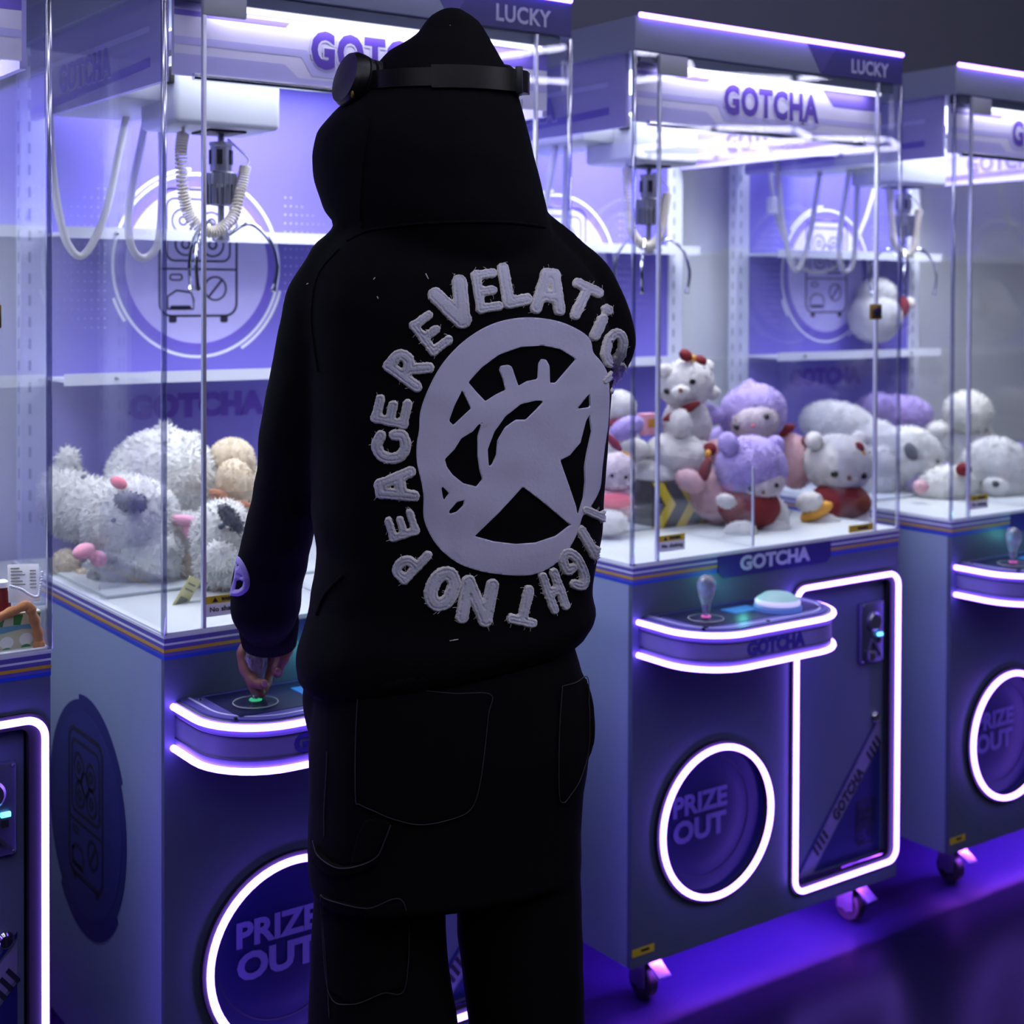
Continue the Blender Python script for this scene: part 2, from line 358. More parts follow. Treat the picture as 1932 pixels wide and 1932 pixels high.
def build_machine():
    mc = thing('claw_machine', '', 'claw machine')
    def part(mb, name, mats, parent=mc, **k): return mb.build(name, mats, parent, **k)
    hole = circ(.2195, .347, .151, n=56)
    door_cut = rrect(.4475, .7775, .142, .792, .03)
    # cabinet: hollow shell with open base, front sheet with holes for the prize door and the service door
    b = MB()
    b.box(0, .012, .012, DP, Z0, ZB, 0).box(W-.012, W, .012, DP, Z0, ZB, 0).box(.012, W-.012, DP-.012, DP, Z0, ZB, 0)
    b.box(.012, W-.012, .012, DP-.012, ZB-.012, ZB, 0).box(.012, W-.012, .03, DP-.012, .17, .182, 0)
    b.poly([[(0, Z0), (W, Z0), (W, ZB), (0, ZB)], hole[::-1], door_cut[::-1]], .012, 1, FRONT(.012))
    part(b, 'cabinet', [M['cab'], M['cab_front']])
    # blue striped trim band between cabinet and glass
    b = MB(); z = ZG
    rows = [(.0045, 2), (.0075, 0), (.003, 2), (.0065, 0), (.0048, 3), (.0055, 0), (.0058, 1)]
    for h, mi in rows:
        e = .0006 if mi in (0, 1) else .0012
        b.box(-e, W+e, -e, DP+e, z-h, z, mi); z -= h
    part(b, 'trim_band', [M['band_p'], M['band_b'], M['frame'], M['gold']])
    b = MB().poly([[(.225, ZB), (.24, ZB-.012), (.545, ZB-.012), (.56, ZB), (.56, ZG-.004), (.225, ZG-.004)]], .002, 0, FRONT(-.0012))
    b.text('GOTCHA', .208, .031, FRONT(-.0034, .39, .862), 1, off=.045, sp=1.0)
    part(b, 'name_plate', [M['navy'], M['ltext']])
    # prize door
    pd = part(MB().poly([circ(.2195, .347, .162, n=56), circ(.2195, .347, .146, n=56)[::-1]], .010, 0, FRONT(-.0005)), 'prize_door', M['black'])
    part(MB().tube([(x, -.014, z) for x, z in circ(.2195, .347, .150, n=64)], .0060, 8, 0, True), 'neon_ring', M['neon'], pd)
    b = MB(); b.lathe([(.146, 0), (.145, .014), (.12, .022), (.10, .023)], (.2195, .004, .347), (0, 1, 0), 56, cap0=False)
    part(b, 'flap', [M['door_navy']], pd)
    b = MB().stroke(circ(.2195, .347, .122, n=48), .003, FRONT(.0252), 1, True)
    b.text('PRIZE', .150, .042, FRONT(.0262, .207, .379), 0, off=.036, sp=1.0)
    b.text('OUT', .146, .047, FRONT(.0262, .206, .326), 0, off=.042, sp=1.0)
    part(b, 'flap_lettering', [M['ptext'], M['line_navy']], pd)
    # service door
    sd = part(MB().poly([rrect(.462, .752, .158, .776, .012)], .008, 0, FRONT(.020)), 'service_door', M['door_paint'])
    part(MB().poly([rrect(.440, .785, .132, .800, .034), rrect(.4605, .7540, .1555, .7785, .014)[::-1]], .012, 0, FRONT(.006)).box(.45, .775, .028, .032, .145, .79), 'door_bezel', M['black'], sd)
    part(MB().tube([(x, -.010, z) for x, z in rrect(.4485, .7765, .143, .7905, .028, 8)], .0054, 8, 0, True), 'neon_frame', M['neon'], sd)
    b = MB(); F = FRONT(.0115)
    b.poly([[(.470, .164), (.742, .478), (.742, .470), (.478, .164)]], .0008, 0, F)
    b.poly([[(.482, .164), (.742, .464), (.742, .410), (.522, .164)]], .0008, 1, F)
    b.poly([[(.530, .164), (.742, .402), (.742, .164)]], .0008, 0, F)
    ang = math.atan2(.088, .086)
    R = FRONT(.0106, .637, .314) @ Matrix.Rotation(ang, 4, 'Z')
    b.text('GOTCHA', .128, .027, R, 2, off=.05, sp=1.12, shear=.1)
    for t in (-.148, -.134, -.120, -.106, .098, .112, .126, .140):
        b.poly([[(t-.004, -.013), (t+.003, -.013), (t+.006, .013), (t-.001, .013)]], .0008, 2, R)
    icon(b, FRONT(.0106, .695, .236), .105, 2, .003)
    part(b, 'door_print', [M['door_blue'], M['door_band'], M['ink']], sd)
    ca = part(MB().box(.663, .739, -.002, .014, .596, .733, 0, .006), 'coin_acceptor', M['dmetal'], sd)
    b = MB().lathe([(.021, 0), (.021, .006), (.017, .010), (.010, .010)], (.700, -.002, .690), (0, -1, 0), 20)
    b.stroke([(.68, .61), (.693, .65), (.722, .612)], .006, FRONT(-.002), 0, depth=.006)
    b.box(.676, .700, -.014, -.002, .606, .626, 0, .002)
    for x, z in ((.669, .727), (.733, .727), (.669, .602), (.733, .602)): b.lathe([(.003, 0), (.002, .002)], (x, -.002, z), (0, -1, 0), 8)
    b.box(.714, .728, -.008, -.002, .655, .662, 1, .001).box(.7165, .7255, -.005, -.002, .640, .651, 2)
    part(b, 'coin_mechanism', [M['metal'], M['cyan'], M['black']], sd)
    b = MB().lathe([(.013, 0), (.013, .005), (.009, .010), (.006, .010)], (.724, .012, .470), (0, -1, 0), 18, 0).box(.7228, .7252, .0005, .0035, .464, .476, 1)
    part(b, 'lock', [M['chrome'], M['black']], sd)
    # control console
    def dshape(x0, x1, y1, r, n=9):
        o = [(x0, 0)]
        o += [(x0+r-r*math.cos(PI/2*i/n), -y1+r-r*math.sin(PI/2*i/n)) for i in range(n+1)]
        o += [(x1-r+r*math.sin(PI/2*i/n), -y1+r-r*math.cos(PI/2*i/n)) for i in range(n+1)]
        return o+[(x1, 0)]
    cz0, cz1 = .708, .782
    cs = part(MB().poly([dshape(.018, .425, .184, .105)[::-1]], cz1-cz0, 0, TOP(cz0)), 'control_console', M['console'])
    b = MB().poly([dshape(.026, .417, .176, .098)[::-1]], .003, 0, TOP(cz1))
    b.poly([dshape(.038, .405, .164, .088)[::-1], dshape(.042, .401, .160, .084)], .0008, 1, TOP(cz1+.003))
    b.poly([[(.06, -.012), (.385, -.012), (.385, -.14), (.06, -.14)][::-1]], .0008, 2, TOP(cz1+.003))
    for x, y in ((.05, -.145), (.05, -.02), (.39, -.02), (.2, -.166)): b.lathe([(.004, 0), (.003, .003)], (x, y, cz1+.003), (0, 0, 1), 8, 3)
    part(b, 'console_top', [M['band_p'], M['lavpale'], M['door_navy'], M['chrome']], cs)
    for zz in (cz1-.006, cz0+.004):
        part(MB().tube([(x, y, zz) for x, y in dshape(.014, .429, .188, .108)], .0052, 8), 'neon_strip', M['neon'], cs)
    b = MB()
    for zz in (cz1-.021, cz0+.019):
        b.tube([(x, y, zz) for x, y in dshape(.0178, .4252, .1842, .105)], .0016, 5, 0)
    b.text('GOTCHA', .158, .030, FRONT(-.1842, .205, .7445), 1, off=.06, sp=1.0)
    part(b, 'console_lettering', [M['line_navy'], M['navy']], cs)
    part(MB().box(.192, .262, -.085, -.045, cz1+.0038, cz1+.005), 'display', M['screen'], cs)
    b = MB().lathe([(.048, 0), (.048, .008), (.044, .012)], (.29, -.105, cz1+.004), (0, 0, 1), 28, 1)
    b.lathe([(.045, .012), (.0455, .017), (.042, .022)], (.29, -.105, cz1+.004), (0, 0, 1), 28, 0)
    b.lathe([(.042, .022), (.030, .030), (.026, .0325), (.010, .0345), (.001, .035)], (.29, -.105, cz1+.004), (0, 0, 1), 28, 2)
    part(b, 'dome_button', [M['dome'], M['dome_base'], M['dome_top']], cs)
    b = MB().lathe([(.034, 0), (.034, .003), (.026, .006)], (.109, -.09, cz1+.0038), (0, 0, 1), 24, 2)
    b.lathe([(.010, .006), (.009, .008)], (.109, -.09, cz1+.0038), (0, 0, 1), 16, 1)
    b.tube([(.109+.034*math.cos(a*PI/16), -.09+.034*math.sin(a*PI/16), cz1+.0065) for a in range(32)], .0011, 5, 0, True)
    part(b, 'joystick_base', [M['plastic'], M['green'], M['acrylic']], cs)
    b = MB().lathe([(.005, .004), (.005, .034)], (.109, -.09, cz1), (0, 0, 1), 12, 1)
    n0 = len(b.v)
    b.lathe([(.0075, .018), (.0085, .028), (.0105, .038), (.0135, .047), (.0160, .055), (.0178, .062), (.0188, .069), (.0186, .075), (.0170, .081), (.0135, .086), (.0080, .089), (.002, .0905)], (.109, -.09, cz1), (0, 0, 1), 26, 0)
    for i in range(n0, len(b.v)):
        v = Vector(b.v[i]); d = Vector((v.x-.109, v.y+.09, 0)); b.v[i] = tuple(v+d*random.uniform(-.10, .06)+Vector((0, 0, random.uniform(-.0012, .0012))))
    part(b, 'joystick', [M['crystal'], M['chrome']], cs, smooth=12)
    # castors
    for x, y in ((.085, .06), (W-.085, .06), (.085, DP-.09), (W-.085, DP-.09)):
        c = MB().box(x-.03, x+.03, y-.03, y+.03, .172-.006, .172).box(x-.014, x+.014, y-.014, y+.014, .08, .17)
        c.box(x-.019, x-.015, y-.022, y+.022, .028, .10, 0, .001).box(x+.015, x+.019, y-.022, y+.022, .028, .10, 0, .001).box(x-.019, x+.019, y-.02, y+.02, .088, .1)
        co = part(c, 'castor', M['metal'])
        part(MB().lathe([(.012, -.0125), (.030, -.0125), (.034, -.009), (.034, .009), (.030, .0125), (.012, .0125)], (x, y, .034), (1, 0, 0), 20, 0).lathe([(.013, -.0135), (.013, .0135)], (x, y, .034), (1, 0, 0), 14, 1), 'wheel', [M['black'], M['metal']], co)
        part(MB().box(-.016, .016, -.048, .0, -.002, .002, 0, .001, mtx=Matrix.Translation((x, y-.024, .088)) @ Matrix.Rotation(.55, 4, 'X')).box(x-.012, x+.012, y-.03, y-.015, .078, .09), 'brake_lever', M['dmetal'], co)
    part(MB().box(.05, W-.05, .035, .049, .158, .169), 'under_glow', M['under'])
    # side badges
    for nm, mt in (('side_print', LEFT(-.0006, .345, .51)),):
        b = MB()
        b.poly([circ(0, 0, .190, .196, 56)], .0006, 1, mt)
        b.poly([circ(0, 0, .170, .176, 56)], .0009, 0, mt)
        b.poly([circ(0, 0, .199, .205, 20, 30, 100)+circ(0, 0, .186, .192, 20, 100, 30)], .0006, 1, mt)
        b.poly([circ(0, 0, .199, .210, 20, 230, 320)+circ(0, 0, .186, .192, 20, 320, 230)], .0006, 1, mt)
        icon(b, mt @ Matrix.Translation((0, 0, .0006)), .275, 2, .0085)
        part(b, nm, [M['inkbadge'], M['inkbadge2'], M['ink']])
    b = MB().box(.003, .06, -.0006, 0, .122, .137, 0)
    b.text('WARNING', .022, .006, FRONT(-.0007, .036, .131), 1, off=.03)
    part(b, 'caution_sticker', [M['yellow'], M['ink']])
    # prize bed and chute guard
    b = MB().box(.006, W-.006, .006, DP-.03, ZB, ZG+.002, 0).box(.02, W-.02, .3, DP-.05, ZG+.002, ZG+.008, 0, .002)
    part(b, 'prize_tray', M['bed'])
    cgd = part(MB().box(.338, .342, .016, .2975, ZG+.002, 1.055), 'chute_guard', M['acrylic'])
    part(MB().box(.3378, .3422, .012, .016, ZG+.002, 1.055), 'guard_edge', M['edge_pale'], cgd)
    part(MB().box(.008, .342, .298, .302, ZG+.002, 1.055), 'chute_guard', M['acrylic'])
    # glass
    zc = ZH-.002
    for x in (.001, W-.006): part(MB().box(x, x+.005, .006, .715, ZG, zc), 'side_glass', M['glass'])
    part(MB().box(.002, .064, .001, .006, ZG, zc), 'front_strip', M['glass'])
    part(MB().box(.712, W-.002, .001, .006, ZG, zc), 'front_strip', M['glass'])
    gd = part(MB().box(.067, .709, .001, .007, ZG+.002, zc-.004), 'glass_door', M['glass'])
    for x in (.0662, .7098): part(MB().box(x-.003, x+.003, 0, .009, ZG+.001, zc, 0, .001), 'door_edge', M['edge_pale'], gd)
    for x0 in (.063,): part(MB().box(x0, x0+.073, -.002, .009, 1.843, 1.882, 0, .001), 'hinge', M['plastic'], gd)
    
    b = MB().box(.682, .716, -.008, .0, 1.360, 1.394, 0, .002).lathe([(.010, 0), (.009, .004), (.004, .004)], (.699, -.008, 1.377), (0, -1, 0), 16, 1)
    part(b, 'door_lock', [M['brass'], M['door_navy']], gd)
    b = MB().box(.068, .135, -.0012, 0, ZG+.020, ZG+.040, 0).box(.068, .135, -.0012, 0, ZG+.040, ZG+.052, 1)
    b.text('No shaking', .055, .010, FRONT(-.0014, .1015, ZG+.030), 2, off=.015)
    b.text('WARNING', .030, .006, FRONT(-.0014, .108, ZG+.046), 2, off=.03)
    b.poly([[(.078, ZG+.042), (.088, ZG+.042), (.083, ZG+.050)]], .0004, 2, FRONT(-.0012))
    part(b, 'warning_sticker', [M['white'], M['yellow'], M['ink']], gd)
    b = MB().box(.62, .70, -.0012, 0, ZG+.006, ZG+.022, 0)
    b.text('WARNING', .035, .007, FRONT(-.0014, .665, ZG+.014), 1, off=.03)
    part(b, 'caution_strip', [M['yellow'], M['ink']], gd)
    for x, y in ((.0005, .0005), (W-.0005, .0005)): part(MB().box(x-.004, x+.004, y-.001, y+.006, ZG, zc, 0, .0012), 'corner_edge', M['edge'])
    part(MB().box(0, W, 0, .010, ZG-.001, ZG+.0035).box(0, .008, 0, DP-.05, ZG-.001, ZG+.0035).box(W-.008, W, 0, DP-.05, ZG-.001, ZG+.0035), 'glass_sill', M['frame'])
    # header
    hd = part(MB().box(0, W, 0, DP, ZH, ZT, 0, .002).box(.02, W-.02, .008, .03, ZH-.02, ZH, 1), 'header', [M['head'], M['dmetal']])
    part(MB().tube([(.01, -.002, ZT+.002), (W-.002, -.002, ZT+.002)], .0048, 8), 'neon_strip', M['neon'], hd)
    b = MB().poly([[(.478, ZT-.001), (.522, ZH+.001), (.570, ZT-.001)]], .0008, 1, FRONT(0))
    b.poly([[(.522, ZH+.001), (W-.0005, ZH+.001), (W-.0005, ZT-.001), (.570, ZT-.001)]], .001, 0, FRONT(0))
    b.text('LUCKY', .122, .031, FRONT(-.0012, .678, 1.912), 2, off=.025, sp=1.05)
    part(b, 'header_print', [M['navy'], M['indigo'], M['ltext']], hd)
    b = MB().box(.16, W-.16, .16, .60, ZH-.006, ZH, 0)
    part(b, 'lamp_panel', M['lamp'], hd)
    part(MB().box(.10, W-.06, .0105, .020, ZH-.028, ZH-.021, 0), 'lamp_strip', M['lamp'], hd)
    # lightbox skirt inside the glass
    sk = part(MB().box(.03, W-.03, .034, .044, 1.752, ZH, 0), 'front_skirt', [M['skirt']])
    b = MB(); F = FRONT(.034)
    b.poly([[(.03, 1.868), (.28, 1.868), (.262, 1.845), (.03, 1.845)]], .0006, 1, F)
    b.poly([[(.03, 1.853), (.23, 1.853), (.222, 1.845), (.03, 1.845)]], .0008, 2, F)
    b.poly([[(.03, 1.812), (.26, 1.812), (.285, 1.784), (.53, 1.784), (.55, 1.797), (W-.03, 1.797), (W-.03, 1.785), (.56, 1.785), (.54, 1.770), (.27, 1.770), (.25, 1.800), (.03, 1.800)]], .0006, 1, F)
    b.poly([[(.03, 1.785), (.22, 1.785), (.245, 1.765), (.60, 1.765), (.615, 1.752), (.03, 1.752)]], .0006, 1, F)
    b.poly([[(.56, 1.862), (W-.03, 1.862), (W-.03, 1.825), (.60, 1.825)]], .0006, 2, F)
    b.text('GOTCHA', .285, .064, FRONT(.0332, .41, 1.815), 1, off=.05, grow=.05, sp=1.1, depth=.0003)
    b.text('GOTCHA', .285, .064, FRONT(.0329, .41, 1.815), 4, off=.05, grow=.03, sp=1.1, depth=.0003)
    b.text('GOTCHA', .285, .064, FRONT(.0326, .41, 1.815), 3, off=.05, sp=1.1, depth=.0003)
    part(b, 'skirt_print', [M['skirt'], M['lavpale'], M['lavmid'], M['purple'], M['white']], sk)
    part(MB().tube([(.06, .030, 1.750), (W-.10, .030, 1.750)], .006, 10, 0).box(W-.12, W-.095, .02, .04, 1.744, 1.766, 0, .002), 'chrome_rail', M['chrome'], sk)
    for x in (.018, W-.028):
        s2 = part(MB().box(x, x+.010, .05, .70, 1.742, ZH, 0), 'side_skirt', M['side_skirt'])
        mt = LEFT(x-.0006, .40, 1.80) if x < .3 else LEFT(x-.0006, .40, 1.80)
        b = MB().poly([[(-.30, .035), (.3, .035), (.3, .025), (-.3, .025)]], .0006, 1, mt).poly([[(-.30, -.05), (.3, -.03), (.3, -.015), (-.3, -.035)]], .0006, 0, mt)
        b.text('GOTCHA', .26, .052, mt, 1, off=.05, grow=.03, depth=.0009, sp=1.1)
        b.text('GOTCHA', .26, .052, mt, 0, off=.05, depth=.0016, sp=1.1)
        part(b, 'side_skirt_print', [M['lavmid'], M['lavpale']], s2)
    # back: printed panels, slotted posts, shelf rails
    yb = .722
    bp = part(MB().box(.05, W-.05, yb, yb+.012, 1.525, ZH, 0).box(.05, W-.05, yb, yb+.012, 1.246, 1.525, 1).box(.05, W-.05, yb, yb+.012, ZG, 1.246, 1), 'back_panel', [M['lav'], M['lav2']])
    F = FRONT(yb); b = MB(); cx, cz = .372, 1.470
    b.stroke(circ(cx, cz, .184, .190, 72), .006, F, 0, True)
    for a0, a1 in ((95, 140), (200, 215), (300, 345)):
        b.stroke(circ(cx, cz, .194, .200, 20, a0, a1), .006, F, 0)
    b.poly([circ(cx, cz, .172, .176, 64)], .0006, 1, F)
    b.poly([circ(cx, cz, .158, .162, 64)], .0009, 2, F)
    part(b, 'badge_print', [M['white'], M['lavmid'], M['lavpale']], bp)
    b = MB(); icon(b, FRONT(yb-.0009, cx, 1.485), .285, 0, .0045); part(b, 'badge_icon', M['ink'], bp)
    b = MB()
    for i in range(9):
        for j in range(16):
            for sx in (-1, 1):
                q = .0022*(1-i/11); x = cx+sx*(.200+i*.0135); z = 1.62-j*.0185
                b.poly([[(x-q, z), (x, z-q), (x+q, z), (x, z+q)]], .0006, 0, F) if abs(j-8) < 9-i*.5 else None
    o = part(b, 'dot_print', M['lavpale'], bp, smooth=0); o['kind'] = 'stuff'
    b = MB().text('GOTCHA', .30, .050, FRONT(yb-.0002, cx, 1.180), 1, off=.05, grow=.045, depth=.0008, sp=1.1)
    b.text('GOTCHA', .30, .050, FRONT(yb-.0008, cx, 1.180), 0, off=.05, grow=.018, depth=.0008, sp=1.1)
    part(b, 'panel_lettering', [M['purple'], M['lavmid']], bp)
    for x in (.004, W-.052):
        po = part(MB().box(x, x+.048, .716, .745, ZG, ZH), 'slotted_post', M['frame'])
        b = MB()
        for k in range(22):
            z = ZG+.08+k*.042
            b.box(x+.014, x+.019, .7145, .7155, z, z+.02, 0)
            b.box(x-.0005, x+.0485, .727, .732, z, z+.02, 0)
        o = part(b, 'slots', M['slot'], po, smooth=0); o['kind'] = 'stuff'
    for z in (1.5155, 1.236):
        r = part(MB().box(.05, W-.05, .60, .606, z, z+.022).box(.05, W-.05, .606, yb-.001, z+.006, z+.012), 'shelf_rail', M['frame'])
        for xx in (.15, .60): part(MB().lathe([(.005, 0), (.004, .004), (.001, .005)], (xx, .60, z+.011), (0, -1, 0), 10), 'rail_screw', M['chrome'], r)
    # claw carriage
    cg = part(MB().box(.118, .318, .24, .40, 1.702, 1.806, 0, .010, 3).box(.035, .19, .30, .62, 1.745, 1.80, 0, .006).box(.03, W-.03, .30, .325, 1.812, 1.84, 1).box(.05, .075, .06, .69, 1.80, 1.83, 1), 'claw_carriage', [M['plastic'], M['metal']])
    part(MB().box(.112, .122, .245, .275, 1.77, 1.80, 0, .002).box(.20, .27, .28, .36, 1.698, 1.703, 0), 'carriage_plate', M['black'], cg)
    y = .32; cx = .239
    b = MB().lathe([(.006, 0), (.006, -.02), (.021, -.02), (.021, -.026), (.0195, -.028), (.0195, -.072)], (cx, y, 1.703), (0, 0, 1), 20, 0)
    for k in range(5):
        a = k*1.2566+.4; b.box(-.005, .005, -.002, .002, -.06, -.034, 1, mtx=Matrix.Translation((cx+.0192*math.cos(a), y+.0192*math.sin(a), 1.703)) @ Matrix.Rotation(a+PI/2, 4, 'Z'))
    b.lathe([(.0195, -.072), (.027, -.076), (.027, -.096), (.021, -.102), (.0205, -.132), (.012, -.134), (.006, -.134), (.006, -.178), (.014, -.180), (.016, -.196), (.006, -.2)], (cx, y, 1.703), (0, 0, 1), 18, 0)
    for k in range(18):
        a = 2*PI*k/18; b.box(-.0015, .0015, -.0015, .0015, -.132, -.076, 0, mtx=Matrix.Translation((cx+.0265*math.cos(a), y+.0265*math.sin(a), 1.703)))
    part(b, 'claw_motor', [M['metal'], M['black']], cg)
    for a in (-.35, 1.75, 3.85):
        pr = [(.014, -.185), (.05, -.165), (.085, -.192), (.100, -.235), (.096, -.275), (.092, -.288)]
        pts = spline([(cx+r_*math.cos(a), y+r_*math.sin(a), 1.703+h) for r_, h in pr], 6)
        part(MB().tube(pts, [.0036]*(len(pts)-6)+[.0042, .005, .0055, .0055, .0048, .003], 8), 'claw_prong', M['chrome'], cg)
    cp = [(.158, .30, 1.690), (.150, .29, 1.656), (.154, .29, 1.590), (.168, .29, 1.545), (.204, .285, 1.520), (.246, .29, 1.545), (.268, .30, 1.600), (.277, .30, 1.640)]
    part(coil(cp, .0092, 66, .0021), 'coil_cord', M['coil'], cg)
    part(MB().tube(spline([(.158, .30, 1.705), (.158, .30, 1.690)], 4), .003, 6).tube(spline([(.277, .30, 1.64), (.285, .305, 1.655), (.262, .315, 1.68), (.252, .32, 1.69)], 6), .002, 6), 'lead_wire', M['coil'], cg)
    # cable loops
    c1 = [(.17, .55, 1.75), (.155, .55, 1.68), (.132, .55, 1.575), (.105, .55, 1.508), (.080, .55, 1.480), (.056, .55, 1.503), (.042, .55, 1.55), (.034, .56, 1.62), (.030, .57, 1.72), (.032, .58, 1.78)]
    part(MB().tube(spline([(x-.018, y, z) for x, y, z in c1], 8), .0072, 10), 'cable', M['cable'])
    c2 = [(.165, .45, 1.765), (.150, .45, 1.69), (.131, .45, 1.60), (.124, .45, 1.535), (.132, .45, 1.492), (.151, .45, 1.476), (.173, .45, 1.489), (.185, .45, 1.525), (.190, .45, 1.63), (.184, .44, 1.71), (.178, .43, 1.745)]
    part(MB().tube(spline([(x-.008, y, z) for x, y, z in c2], 8), .0072, 10), 'cable', M['cable'])
    l = bpy.data.lights.new('cabinet_lamp', 'AREA'); l.shape = 'RECTANGLE'; l.size = .66; l.size_y = .56; l.energy = PANEL_WATTS; l.color = (.93, .97, .96); l.spread = math.radians(155)
    lo = bpy.data.objects.new('cabinet_lamp', l); COL.objects.link(lo); lo.parent = mc; lo.location = (W/2, .38, ZH-.010)
    l = bpy.data.lights.new('dome_lamp', 'POINT'); l.energy = .07; l.color = (.12, .85, .70); l.shadow_soft_size = .008
    lo = bpy.data.objects.new('dome_lamp', l); COL.objects.link(lo); lo.parent = mc; lo.location = (.245, -.055, cz1+.045)
    l = bpy.data.lights.new('skirt_lamp', 'AREA'); l.shape = 'RECTANGLE'; l.size = .62; l.size_y = .012; l.energy = .24; l.color = (.84, .82, 1)
    lo = bpy.data.objects.new('skirt_lamp', l); COL.objects.link(lo); lo.parent = mc; lo.location = (W/2, .020, ZH-.030); lo.rotation_euler = (.5, 0, 0)
    return mc

TF = {'A': (-1.9185, -.0081, -.0003), 'B': (-.9613, -.0236, .0027), 'C': (0, 0, 0), 'D': (.9851, .0058, .0013)}
LAB = {'A': 'claw machine cut off at the left edge, holding a tan toy basket and papers',
       'B': 'claw machine behind the person, full of fluffy white plush, its joystick held',
       'C': 'whole claw machine right of the person with red caped plush and a lit dome button',
       'D': 'claw machine cut off at the right edge, farthest along the row'}
def kids(o): return [c for c in bpy.data.objects if c.parent == o]
def copy_tree(o, parent=None):
    c = o.copy(); COL.objects.link(c); c.parent = parent
    for k in kids(o): copy_tree(k, c)
    return c
mB = build_machine()
MACH = {'B': mB}
for k in 'ACD': MACH[k] = copy_tree(mB)
for k, o in MACH.items():
    x, y, t = TF[k]; o.location = (x, y, 0); o.rotation_euler = (0, 0, t); o['label'] = LAB[k]; o['group'] = 'row of claw machines'
def child(o, name): return [c for c in kids(o) if c.name.split('.')[0] == name][0]
for k, dx, dy in (('C', .095, .02), ('D', .05, .06)):
    c = child(MACH[k], 'claw_carriage'); c.location = (dx, dy, 0)
for k in 'CD':
    c = child(child(MACH[k], 'control_console'), 'joystick_base'); c.data = c.data.copy(); c.data.materials[1] = M['pink']
c = child(child(MACH['B'], 'control_console'), 'joystick')
# extra cable with a white connector in the last machine
mD = MACH['D']
pts = spline([(.055, .64, 1.76), (.062, .64, 1.70), (.088, .64, 1.61), (.150, .64, 1.515), (.235, .64, 1.478), (.342, .64, 1.51), (.43, .64, 1.61), (.493, .64, 1.75), (.505, .64, 1.80)], 8)
MB().tube(pts, .006, 8).build('cable', M['cable'], mD)
MB().box(.052, .092, .628, .652, 1.635, 1.68, 0, .005).build('cable_connector', M['white'], mD)
def at(m, px, py, yl):
    """world point on the plane yl behind the front of machine m that the photograph shows at px, py"""
    d = ray(px, py); y0 = TF[m][1]+yl
    return CAM+d*((y0-CAM.y)/d.y)
# ------------------------------------------------------------------ plush toys
for nm, c in (('white', (236, 234, 234)), ('fluff', (250, 250, 247)), ('lav', (198, 180, 238)), ('pale', (228, 216, 226)), ('pink', (238, 200, 208)),
              ('cream', (236, 222, 196)), ('grey', (92, 94, 106)), ('brown', (150, 96, 70)), ('bow', (232, 160, 186)), ('rose', (226, 110, 130))):
    M['p_'+nm] = mat(nm+'_plush', c, .9, 0, .05, 40, .5, 320, sheen=.3)
M['p_red'] = mat('red_felt', (108, 15, 26), .85, 0, .1, 60, .3, 300)
M['p_gold'] = mat('gold_satin', (212, 150, 50), .5, 0, .1, 60)
M['bead'] = mat('dark_bead', (24, 22, 30), .2, 0, .05)
M['bead2'] = mat('grey_bead', (86, 90, 112), .25, 0, .05)
M['nose'] = mat('brown_nose', (120, 72, 58), .5)
rng = np.random.default_rng(3)
for nm in ('fluff', 'white', 'lav', 'pink', 'pale', 'cream'):
    nt = M['p_'+nm].node_tree; bs = nt.nodes['Principled BSDF']; out = nt.nodes['Material Output']
    tr = nt.nodes.new('ShaderNodeBsdfTranslucent'); mx = nt.nodes.new('ShaderNodeMixShader'); mx.inputs[0].default_value = .3
    src = bs.inputs['Base Color'].links[0].from_socket; nt.links.new(src, tr.inputs[0])
    nt.links.new(bs.outputs[0], mx.inputs[1]); nt.links.new(tr.outputs[0], mx.inputs[2]); nt.links.new(mx.outputs[0], out.inputs[0])
class Ell:
    def __init__(s, m, px, py, yl, rx, ry, roll=0, rd=None):
        s.c = at(m, px, py, yl); d = (s.c-CAM).dot(FW); k = d/FOC
        s.r = (rx*k, (rd or min(rx, ry))*k, ry*k)
        a = math.radians(roll); X = RT*math.cos(a)+UP*math.sin(a); Z = UP*math.cos(a)-RT*math.sin(a)
        s.rot = Matrix((X, FW, Z)).transposed()
    def hit(s, px, py):
        d = ray(px, py); o = s.rot.transposed() @ (CAM-s.c); e = s.rot.transposed() @ d
        o = Vector([o[i]/s.r[i] for i in range(3)]); e = Vector([e[i]/s.r[i] for i in range(3)])
        A, B, C_ = e.dot(e), 2*o.dot(e), o.dot(o)-1; D = B*B-4*A*C_
        t = (-B-math.sqrt(max(D, 0)))/(2*A); p = CAM+d*t; q = o+e*t
        n = s.rot @ Vector([q[i]/s.r[i] for i in range(3)]); return p, n.normalized()
